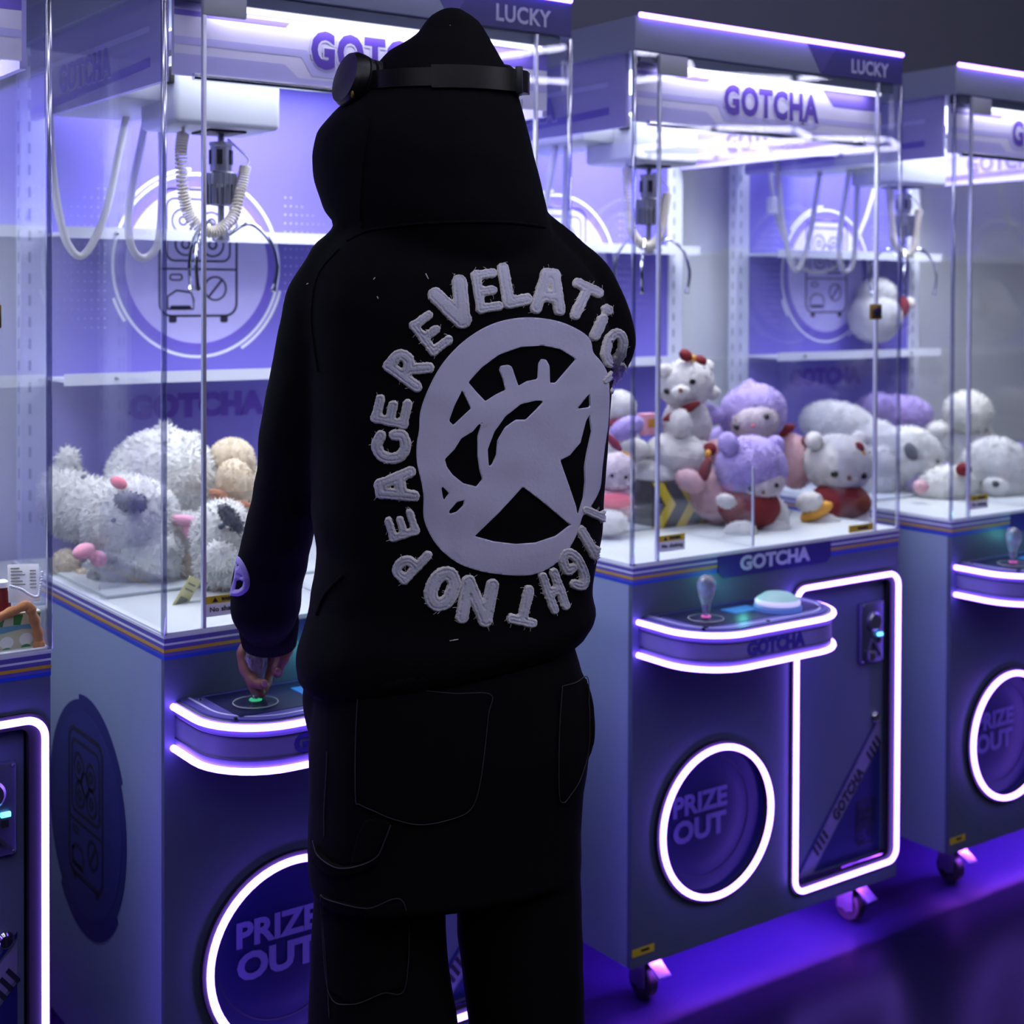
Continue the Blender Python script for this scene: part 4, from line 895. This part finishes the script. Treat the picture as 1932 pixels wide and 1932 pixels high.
# --- raised prints on the back: marching squares over a signed distance field, draped over the cloth
def seg_sd(X, Y, a, b, r0, r1=None):
    r1 = r0 if r1 is None else r1
    ax, ay = a; bx, by = b; dx, dy = bx-ax, by-ay; L = dx*dx+dy*dy+1e-9
    t = np.clip(((X-ax)*dx+(Y-ay)*dy)/L, 0, 1)
    return np.hypot(X-ax-t*dx, Y-ay-t*dy)-(r0+(r1-r0)*t)
def poly_sd(X, Y, p):
    d = np.full(X.shape, 1e9); ins = np.zeros(X.shape, bool); n = len(p)
    for i in range(n):
        (ax, ay), (bx, by) = p[i], p[(i+1) % n]
        d = np.minimum(d, seg_sd(X, Y, (ax, ay), (bx, by), 0))
        c = ((ay > Y) != (by > Y)) & (X < (bx-ax)*(Y-ay)/((by-ay) or 1e-9)+ax); ins ^= c
    return np.where(ins, -d, d)
def smooth_poly(p, n=4): return [(q.x, q.y) for q in spline([(a, b, 0) for a, b in p], n, True)]
def drape(name, sd, x0, y0, st, bvh, hfun, mats, mfun, parent, tr=lambda x, y: (x, y)):
    H, Wd = sd.shape; vid = {}; V = []; N = []; Fc = []; mi = []
    def vert(key, x, y, s):
        if key in vid: return vid[key]
        q = project(*tr(x, y), bvh, 0)
        if q is None: vid[key] = None; return None
        V.append(q[0]+q[1]*hfun(s)); N.append(q[1]); vid[key] = len(V)-1; return vid[key]
    for j in range(H-1):
        for i in range(Wd-1):
            c = [(i, j), (i+1, j), (i+1, j+1), (i, j+1)]; s = [sd[b_, a_] for a_, b_ in c]
            if min(s) >= 0: continue
            pl = []
            for k in range(4):
                l = (k+1) % 4; (a0, b0), (a1, b1) = c[k], c[l]
                if s[k] < 0: pl.append(vert((a0, b0), x0+a0*st, y0+b0*st, s[k]))
                if (s[k] < 0) != (s[l] < 0):
                    t = s[k]/(s[k]-s[l]); key = tuple(sorted((c[k], c[l])))
                    pl.append(vert(key, x0+(a0+(a1-a0)*t)*st, y0+(b0+(b1-b0)*t)*st, 0))
            if None in pl or len(pl) < 3: continue
            if max((V[pl[k]]-V[pl[k-1]]).length for k in range(len(pl))) > .03: continue
            Fc.append(pl); mi.append(mfun(sum(s)/4))
    if not Fc: return None
    me = bpy.data.meshes.new(name); me.from_pydata([v-PO for v in V], [], Fc)
    for m in mats: me.materials.append(m)
    me.polygons.foreach_set('material_index', mi)
    b = bmesh.new(); b.from_mesh(me); b.verts.ensure_lookup_table()
    ed = [e for e in b.edges if e.is_boundary]; r = bmesh.ops.extrude_edge_only(b, edges=ed); nv = [g for g in r['geom'] if isinstance(g, bmesh.types.BMVert)]
    for v in nv:
        src = [e.other_vert(v) for e in v.link_edges if e.other_vert(v).index < len(N) and e.other_vert(v).index >= 0]
        n = N[src[0].index] if src else Vector((0, -1, 0)); v.co -= n*(hfun(0)+.0015)
    bmesh.ops.recalc_face_normals(b, faces=b.faces); b.to_mesh(me); b.free(); me.shade_smooth()
    o = bpy.data.objects.new(name, me); COL.objects.link(o); o.parent = parent; return o
c4 = lambda x, y: (650+x*.41408, 450+y*.41408)
OUT = [(340, 870), (345, 790), (375, 700), (420, 610), (470, 540), (540, 470), (620, 415), (700, 380), (790, 362), (880, 362), (960, 375), (1030, 400), (1090, 435), (1118, 470), (1128, 520), (1162, 560), (1190, 610), (1200, 680), (1200, 760), (1195, 850), (1180, 950), (1168, 1050), (1158, 1140), (1120, 1215), (1080, 1262), (1060, 1330), (1020, 1410), (970, 1470), (900, 1515), (820, 1535), (720, 1530), (620, 1515), (520, 1480), (440, 1420), (390, 1350), (360, 1270), (360, 1180), (350, 1110), (330, 1020), (328, 940)]
HOLES = [[(562, 655), (620, 590), (700, 530), (800, 495), (900, 488), (980, 505), (1052, 550), (1000, 610), (960, 657), (932, 657), (930, 580), (915, 552), (895, 548), (882, 570), (878, 640), (830, 650), (790, 672), (775, 630), (760, 585), (745, 575), (710, 580), (703, 600), (720, 640), (732, 690), (690, 710), (640, 742), (600, 700)],
         [(535, 690), (575, 775), (495, 850), (475, 830), (500, 760)],
         [(655, 1040), (650, 960), (680, 880), (730, 810), (800, 755), (870, 738), (908, 738), (870, 780), (825, 825), (780, 825), (730, 860), (695, 920), (690, 985), (670, 1030)],
         [(625, 835), (605, 900), (605, 990), (615, 1060), (627, 1095), (600, 1130), (540, 1115), (490, 1075), (465, 1040), (455, 1005), (500, 960), (530, 910), (580, 880), (605, 850)],
         [(437, 1120), (475, 1160), (450, 1195)], [(478, 1255), (475, 1240), (510, 1200), (545, 1190), (540, 1215), (510, 1245)],
         [(590, 1355), (700, 1250), (810, 1130), (900, 1200), (1025, 1305), (960, 1355), (870, 1385), (780, 1392), (680, 1380)],
         [(978, 1010), (1020, 990), (1070, 930), (1095, 830), (1112, 800), (1122, 880), (1100, 980), (1090, 1040), (1092, 1110), (1085, 1180), (1058, 1270), (1050, 1220), (1020, 1130)],
         [(1052, 778), (1112, 705), (1115, 768)]]
st = 8; xs = np.arange(310, 1225, st, float); ys = np.arange(345, 1555, st, float); X, Y = np.meshgrid(xs, ys)
sd = poly_sd(X, Y, smooth_poly(OUT, 3))
for h_ in HOLES: sd = np.maximum(sd, -poly_sd(X, Y, h_))
em = drape('emblem_print', sd, 310, 345, st, BVH, lambda s: .0022, [M['print']], lambda s: 0, hoodie, c4)
em['label'] = 'large white round emblem printed on the back'
# letters as fat strokes in a unit box (x right, y up), with stroke radius
_ = .15
GL = {'R': [((.2, .1), (.25, .9)), ((.25, .88), (.62, .85)), ((.62, .85), (.72, .66)), ((.72, .66), (.55, .5)), ((.55, .5), (.25, .48)), ((.5, .45), (.82, .12))],
      'E': [((.24, .12), (.24, .88)), ((.24, .87), (.78, .87)), ((.24, .5), (.7, .5)), ((.24, .13), (.82, .13))],
      'V': [((.15, .85), (.48, .15)), ((.82, .88), (.52, .15)), ((.30, .5), (.48, .15)), ((.48, .12), (.54, .12))],
      'L': [((.25, .92), (.3, .15)), ((.3, .13), (.85, .16))],
      'A': [((.15, .1), (.38, .85)), ((.38, .86), (.62, .86)), ((.62, .85), (.86, .1)), ((.28, .38), (.74, .38))],
      'T': [((.08, .86), (.92, .86)), ((.5, .82), (.5, .3)), ((.48, .28), (.5, .14))],
      'I': [((.5, .1), (.5, .58)), ((.48, .88), (.54, .88))],
      'O': [((.22, .3), (.22, .7)), ((.22, .7), (.5, .88)), ((.5, .88), (.78, .7)), ((.78, .7), (.78, .3)), ((.78, .3), (.5, .12)), ((.5, .12), (.22, .3))],
      'N': [((.18, .1), (.2, .88)), ((.22, .88), (.78, .12)), ((.8, .12), (.8, .9))],
      'P': [((.22, .08), (.24, .9)), ((.24, .88), (.62, .86)), ((.62, .86), (.74, .68)), ((.74, .68), (.6, .48)), ((.6, .48), (.26, .46))],
      'C': [((.8, .78), (.5, .88)), ((.5, .88), (.22, .7)), ((.22, .7), (.2, .32)), ((.2, .32), (.48, .12)), ((.48, .12), (.8, .2)), ((.8, .2), (.82, .42))],
      'G': [((.8, .78), (.5, .88)), ((.5, .88), (.22, .7)), ((.22, .7), (.2, .32)), ((.2, .32), (.48, .12)), ((.48, .12), (.8, .2)), ((.8, .2), (.82, .45)), ((.82, .45), (.58, .45))],
      'H': [((.2, .1), (.2, .9)), ((.8, .1), (.8, .9)), ((.2, .5), (.8, .5))],
      'l': [((.5, .1), (.5, .9)), ((.3, .85), (.5, .9))]}
LET = [('R', 290, 590, (-.83, -.56), 200, 165, .155), ('E', 392, 432, (-.60, -.80), 195, 150, .13), ('V', 503, 300, (-.42, -.91), 215, 185, .19), ('E', 645, 240, (-.15, -.99), 205, 140, .135), ('L', 768, 217, (-.12, -.99), 200, 150, .17),
       ('A', 930, 240, (.08, -1), 205, 150, .165), ('T', 1078, 288, (.42, -.9), 190, 125, .16), ('I', 1166, 383, (.42, -.9), 170, 110, .19), ('O', 1226, 500, (.28, -.96), 185, 115, .155), ('N', 1246, 640, (.75, -.66), 130, 110, .15),
       ('P', 298, 1478, (-.67, .74), 190, 130, .145), ('E', 262, 1310, (-.95, .3), 140, 150, .135), ('A', 233, 1130, (-.99, .15), 190, 155, .165), ('C', 213, 948, (-1, 0), 170, 165, .16), ('E', 215, 790, (-.97, -.22), 170, 165, .14),
       ('O', 447, 1596, (-.42, .9), 200, 150, .19), ('N', 602, 1652, (-.17, .98), 210, 180, .165), ('T', 822, 1672, (-.22, .97), 200, 115, .16), ('H', 953, 1606, (.33, .94), 205, 90, .15), ('G', 1046, 1506, (.42, .9), 215, 100, .15), ('l', 1107, 1385, (.5, .86), 160, 90, .2), ('l', 1138, 1255, (.9, .4), 120, 90, .2)]
def lh(s):
    a = min(1, -s/9); return .0012+.0026*math.sin(a*PI/2)-(.0014 if 12 < -s < 17 else 0)
for n_, (ch, cx, cy, up, h, w, rad) in enumerate(LET):
    L = math.hypot(*up); ux, uy = up[0]/L, up[1]/L; rx, ry = -uy, ux; R_ = max(h, w)*.75; st = 4.5
    xs = np.arange(cx-R_, cx+R_, st); ys = np.arange(cy-R_, cy+R_, st); X, Y = np.meshgrid(xs, ys); sd = np.full(X.shape, 1e9); r = .93*rad*(h*.5+w*.5)
    segs = []; ch_ = None
    for (a, b_) in GL[ch]+[(None, None)]:
        if ch_ is not None and a is not None and a == ch_[-1]: ch_.append(b_); continue
        if ch_ is not None:
            if len(ch_) > 2 and ch in 'OCGPR': sp_ = [(q.x, q.y) for q in spline([(p[0], p[1], 0) for p in ch_], 5)]; segs += list(zip(sp_[:-1], sp_[1:]))
            else: segs += list(zip(ch_[:-1], ch_[1:]))
        ch_ = [a, b_] if a is not None else None
    for (a, b_) in segs:
        f = lambda p: (cx+rx*(p[0]-.5)*w+ux*(p[1]-.5)*h, cy+ry*(p[0]-.5)*w+uy*(p[1]-.5)*h)
        t_ = seg_sd(X, Y, f(a), f(b_), r); K_ = 4 if ch in 'OCGPR' else 11; q_ = np.maximum(K_-np.abs(sd-t_), 0)/K_; sd = np.minimum(sd, t_)-q_*q_*K_*.25
    jit = np.array([[noise.noise(Vector((x*.09, y*.09, n_)))*3.5+noise.noise(Vector((x*.4, y*.4, n_)))*2 for x in xs] for y in ys])
    o = drape('letter_patch', sd+jit, xs[0], ys[0], st, BVH, lh, [M['patch'], M['fray']], lambda s: 1 if s > -7 else 0, hoodie, c4)
    if o:
        # frayed threads along the rim
        k = [v.co for v in o.data.vertices]; b = MB(); rr = random.Random(n_)
        idx = [e for e in o.data.polygons if e.material_index == 1]
        for q in range(18):
            p = Vector(rr.choice(idx).center); d = Vector((rr.uniform(-1, 1), 0, rr.uniform(-1, 1))).normalized()*rr.uniform(.003, .006)
            b.tube([p, p+d*.5+Vector((0, -.001, .0005)), p+d], .0003, 3)
        t = b.mesh('t', [], 0); bmx = bmesh.new(); bmx.from_mesh(o.data); n0 = len(bmx.faces); bmx.from_mesh(t); bmx.faces.ensure_lookup_table()
        for f_ in bmx.faces[n0:]: f_.material_index = 1
        bmx.to_mesh(o.data); bmx.free(); bpy.data.meshes.remove(t)
c5 = lambda x, y: (400+x*.2329, 950+y*.2329)
sl = [(208, 425), (262, 490), (297, 570), (308, 640), (292, 702), (240, 742), (190, 748), (150, 738), (160, 680), (182, 600), (192, 500)]
X, Y = np.meshgrid(np.arange(130, 330, 5.), np.arange(410, 765, 5.))
sd = poly_sd(X, Y, smooth_poly(sl, 3))
for h_ in ([(200, 625), (230, 618), (258, 630), (250, 670), (220, 695), (188, 697)], [(205, 488), (220, 498), (208, 518)], [(230, 580), (248, 590), (236, 597)]): sd = np.maximum(sd, -poly_sd(X, Y, h_))
drape('sleeve_print', sd, 130, 410, 5., BVH, lambda s: .001+.003*min(1, -s/22), [M['puff']], lambda s: 0, hoodie, c5)
b = MB()
for x, y, dx, dy in ((803, 517, 5, 10), (708, 524, -3, 4), (848, 1209, 16, -3), (712, 560, 2, 4), (580, 537, 3, -2), (849, 49, 1, 1)):
    q = [project(x+dx*t, y+dy*t, BVH, .0015) for t in (0, .5, 1)]
    if all(q): b.tube([k[0] for k in q], .0006, 4)
if b.v: o = pchild('loose_thread', b.mesh('loose_thread', [], 0), M['fray'], hoodie); o['kind'] = 'stuff'
# side pocket sheen edge
seam('pocket_seam', [(648, 1085), (615, 1120), (598, 1160)], BVH, .003, M['rib'], hoodie)

# --- jeans
HIP = [(1215, 620, 1075, 1.9), (1262, 606, 1092, 1.9), (1300, 600, 1100, 1.9), (1345, 596, 1106, 1.9), (1400, 592, 1110, 1.9), (1450, 591, 1104, 1.9), (1500, 591, 1097, 1.9), (1580, 591, 1096, 1.9), (1620, 591, 1096, 1.9), (1644, 592, 1095, 1.9), (1652, 600, 1088, 1.9)]
LL = [(1640, 592, 836, 1.88), (1700, 590, 838, 1.88), (1760, 587, 840, 1.88), (1850, 584, 849, 1.88), (1932, 582, 860, 1.88), (2100, 578, 872, 1.88), (2350, 576, 880, 1.88), (2560, 574, 876, 1.89)]
RL = [(1640, 866, 1096, 1.92), (1700, 864, 1097, 1.92), (1760, 864, 1098, 1.92), (1850, 876, 1099, 1.92), (1932, 889, 1101, 1.92), (2100, 900, 1108, 1.93), (2350, 905, 1120, 1.94), (2540, 905, 1122, 1.95)]
mb = MB(); mb.loft(sections(HIP, .66, 2.4)); mb.loft(sections(LL, .95, 2.1)); mb.loft(sections(RL, .95, 2.1))
mb.ball(P(1078, 1350, 1.93), (.016, .05, .07)); mb.ball(P(610, 1330, 1.87), (.02, .05, .06))
me = remesh(mb, .006, 2, 'jeans'); wrinkle(me, .003, 7, 9, 1.5)
jw = me.copy(); jeans = pchild('jeans', me, M['denim']); bt = bmesh.new(); bt.from_mesh(jw); BVJ = BVHTree.FromBMesh(bt); bt.free()
c6 = lambda l: [(550+x*.3788, 1200+y*.3788) for x, y in l]
def pocket(name, pts, h):
    X, Y = np.meshgrid(np.arange(min(p[0] for p in pts)-4, max(p[0] for p in pts)+6, 5.), np.arange(min(p[1] for p in pts)-4, max(p[1] for p in pts)+6, 5.))
    return drape(name, poly_sd(X, Y, pts), X[0, 0], Y[0, 0], 5., BVJ, lambda s: h, [M['denim']], lambda s: 0, jeans)
PK = [c6([(340, 225), (325, 500), (325, 800), (345, 835), (420, 870), (500, 905), (640, 935), (800, 905), (895, 850), (940, 700), (975, 400), (985, 290), (800, 285), (560, 260)]),
      c6([(1340, 250), (1325, 500), (1325, 780), (1345, 825), (1375, 795), (1430, 705), (1470, 560), (1480, 400), (1465, 215), (1400, 235)]),
      c6([(155, 1285), (200, 1312), (380, 1352), (560, 1325), (563, 1740), (450, 1775), (300, 1830), (190, 1760)])]
for i, pk in enumerate(PK):
    pocket(('back_pocket', 'back_pocket', 'leg_pocket')[i], pk, .0028)
    seam('stitching', pk+[pk[0]], BVJ, .0007, M['stitch'], jeans, .0034)
pocket('hammer_loop', c6([(365, 920), (330, 1000), (300, 1120), (345, 1125), (420, 1090), (460, 1000), (495, 925), (430, 905)]), .004)
pocket('hammer_loop', c6([(130, 1015), (150, 1080), (200, 1125), (260, 1147), (350, 1132), (430, 1088), (430, 1120), (350, 1170), (260, 1190), (190, 1180), (120, 1130)]), .006)
seam('stitching', c6([(130, 1015), (150, 1080), (200, 1125), (260, 1147), (350, 1132), (430, 1088), (470, 1000), (495, 930)]), BVJ, .0009, M['stitch'], jeans, .007)
seam('stitching', c6([(180, 575), (175, 700), (165, 860), (165, 1000)]), BVJ, .0007, M['stitch'], jeans, .001)
seam('stitching', c6([(155, 1285), (165, 1500), (180, 1700), (190, 1900)]), BVJ, .0007, M['stitch'], jeans, .001)
for (xm, d) in ((725, 1.885), (1015, 1.945)):
    c = P(xm, 2560, d); c.z = 0
    b = MB().ball(c+Vector((0, 0, .05))+BF*.06, (.05, .145, .055), 20, 12, 0, None, Matrix((BR, BF, Vector((0, 0, 1)))).transposed())
    b.ball(c+Vector((0, 0, .018))+BF*.06, (.055, .152, .018), 20, 10, 0, None, Matrix((BR, BF, Vector((0, 0, 1)))).transposed())
    pchild('shoe', b.mesh('shoe', [], 0), M['shoe'])

# --- body under the clothes, head and hands
mb = MB()
mb.loft(sections([(r_[0], r_[1]+45, r_[2]-45, r_[3]) for r_ in TR[1:]], .6, 2.2)); mb.loft(sections([(y, xl+40, xr-40, d) for y, xl, xr, d in HIP], .62, 2.2))
mb.loft(sections([(y, xl+70, xr-70, d) for y, xl, xr, d in LL], .95, 2)); mb.loft(sections([(y, xl+65, xr-65, d) for y, xl, xr, d in RL], .95, 2))
limb(mb, LARM[1:], .58); limb(mb, RARM[1:], .58)
hr = Matrix((HR, HF, Vector((0, 0, 1)))).transposed(); hc = HC+Vector((0, 0, -.005))-HF*.01
mb.ball(hc+Vector((0, 0, .02)), (.072, .088, .095), 24, 18, 0, None, hr); mb.ball(hc+HF*.030+Vector((0, 0, -.055)), (.055, .06, .06), 20, 14, 0, None, hr)
mb.tube([hc-HF*.02+Vector((0, 0, -.05)), hc-HF*.035+Vector((0, 0, -.20))], .055, 16)
mb.ball(hc+HF*.088+Vector((0, 0, -.018)), (.013, .018, .022), 12, 8, 0, None, hr); mb.ball(hc+HF*.085+Vector((0, 0, .03)), (.045, .012, .010), 12, 8, 0, None, hr)
mb.ball(hc+HF*.083+Vector((0, 0, -.058)), (.022, .012, .008), 12, 8, 0, None, hr)
for s in (-1, 1): mb.ball(hc+HR*s*.075+Vector((0, 0, -.005)), (.012, .022, .032), 12, 8, 0, None, hr)
bme = remesh(mb, .011, 2, 'body')
JB = at('B', 483, 1310, -.09); d0 = (JB-CAM).dot(FW)
def hp(x, y, dz): return P(x, y, d0+dz)
hb = MB()
def finger(pts, r0=9.0, r1=7.2):
    n = len(pts); c = spline([hp(*p) for p in pts], 5); m = len(c); k = d0/FOC
    rs = [(r0+(r1-r0)*i/(m-1))*k*1.3*(1+.07*math.cos(i*2*PI/5)) for i in range(m)]
    hb.tube(c, rs, 12); hb.ball(c[-1], rs[-1], 12, 8); hb.ball(c[0], rs[0], 12, 8)
finger([(472, 1208, .010), (459, 1232, .000), (463, 1262, -.010), (478, 1286, -.020), (494, 1291, -.026)], 10, 7.5)
finger([(482, 1208, .020), (466, 1240, .016), (468, 1272, .010), (480, 1298, .000), (492, 1308, -.008)], 10, 7)
finger([(496, 1208, .030), (484, 1242, .036), (482, 1275, .034), (488, 1296, .022), (496, 1304, .012)], 10, 7)
finger([(516, 1208, .030), (512, 1240, .038), (508, 1268, .036), (504, 1288, .026), (500, 1296, .016)], 9, 6.5)
finger([(541, 1205, .010), (541, 1225, -.004), (533, 1244, -.012), (526, 1258, -.014), (524, 1268, -.014)], 11, 8)
hb.ball(hp(500, 1200, .018), (.034, .020, .022), 18, 12, 0, None, Matrix((RT, FW, UP)).transposed()); hb.ball(hp(540, 1206, .010), (.015, .017, .022))
hb.tube([hp(506, 1150, -.01), hp(505, 1175, .0), hp(504, 1198, .012)], [.030, .029, .028], 18)
hme = remesh(hb, .0022, 2, 'hand')
rb_ = MB(); R0 = P(985, 735, 2.30); k = .0085
rb_.ball(R0, (.024, .04, .042)); rb_.tube([P(1040, 740, 2.235), R0], [.03, .026], 14)
for i in range(4):
    z = .03-.019*i; q = [R0+Vector((-.01, .02, z)), R0+Vector((-.045, .03, z+.004)), R0+Vector((-.062, .005, z)), R0+Vector((-.05, -.018, z-.003))]
    sp = spline(q, 5); rb_.tube(sp, [k*(1-.02*j) for j in range(len(sp))], 10); rb_.ball(sp[-1], k*.7, 10, 8)
q = spline([R0+Vector((0, -.015, .03)), R0+Vector((-.02, -.03, .055)), R0+Vector((-.045, -.02, .066))], 5); rb_.tube(q, .009, 10); rb_.ball(q[-1], .009, 10, 8)
rme = remesh(rb_, .003, 2, 'hand')
bmx = bmesh.new()
for q in (bme, hme, rme): bmx.from_mesh(q)
bmx.to_mesh(bme); bmx.free(); body = pchild('body', bme, M['skin'])
b = MB()
for s in (-1, 1): b.ball(hc+HF*.080+HR*s*.030+Vector((0, 0, .012)), .012, 12, 8)
pchild('eye', b.mesh('eye', [], 0), M['bead'])
b = MB()
for x, y, dz in ((499, 1289, -.034), (524, 1267, -.024)): b.ball(hp(x, y, dz), (.005, .002, .006), 10, 6, 0, None, Matrix((RT, FW, UP)).transposed())
M['nail'] = mat('nail', (150, 104, 104), .35)
pchild('fingernail', b.mesh('fingernail', [], 0), M['nail'])

# --- headphones worn around the outside of the hood
hph = thing('headphones', 'black over-ear headphones worn across the back of the hood', 'headphones', P(830, 160, 1.92))
HO = hph.location.copy()
def hchild(name, mb_, m, parent=hph, smooth=40):
    me = mb_.mesh(name, [m], smooth); me.transform(Matrix.Translation(-HO)); o = bpy.data.objects.new(name, me); COL.objects.link(o); o.parent = parent; return o
def hoodpt(x, y, off): 
    q = project(x, y, BVH, off); return q[0] if q else None
path = []
for x in np.linspace(716, 962, 26):
    q = hoodpt(x, 151+7*((x-840)/140)**2, .007)
    if q: path.append(q)
path = [path[0]-RT*.006+FW*.01]+path+[path[-1]+RT*.012+FW*.012, path[-1]+RT*.015+FW*.03]
def band(pts, hh, tt):
    b = MB(); rg = []
    for i, p in enumerate(pts):
        t = (pts[min(i+1, len(pts)-1)]-pts[max(i-1, 0)]).normalized(); n = t.cross(UP).normalized(); v = n.cross(t)
        rg.append([p+n*a+v*c_ for a, c_ in ((-tt, -hh), (-tt*1.1, -hh*.6), (-tt*1.1, hh*.6), (-tt, hh), (tt, hh), (tt, -hh))])
    b.loft(rg); return b
n1 = len(path)*2//5
hchild('slider_arm', band(path[:n1+1], .0115, .003), M['hp'])
hchild('headband', band(path[n1:], .0145, .0055), M['hp'])
e = path[-3]; hchild('hinge', MB().box(-.005, .005, -.012, .012, -.018, .018, 0, .002, mtx=Matrix.Translation(e+RT*.006+FW*.004) @ Matrix((RT, FW, UP)).transposed().to_4x4()), M['hp2'])
ax = (-RT*.80+UP*.24-FW*.52).normalized(); cc_ = P(688, 160, 1.872)
hchild('ear_cup', MB().lathe([(.030, 0), (.035, .003), (.036, .010), (.0345, .011), (.0365, .013), (.0365, .024), (.035, .026), (.033, .030), (.020, .0315), (.002, .032)], cc_, ax, 40), M['hp'])
hchild('cushion', MB().lathe([(.022, -.020), (.033, -.018), (.036, -.011), (.035, -.002), (.028, .001)], cc_, ax, 32), M['black'])
hchild('cup_button', MB().ball(cc_+ax*.018+(-UP*.55-FW*.8-ax*.1).normalized()*.0362, (.0022, .0022, .006)), M['brass'])
ax2 = (RT*.8+FW*.45).normalized(); c2 = P(925, 168, 2.03)
hchild('ear_cup', MB().lathe([(.030, 0), (.035, .003), (.0365, .013), (.0365, .024), (.033, .030), (.002, .032)], c2, ax2, 32), M['hp'])
hchild('cushion', MB().lathe([(.022, -.020), (.033, -.018), (.036, -.011), (.028, .001)], c2, ax2, 32), M['black'])
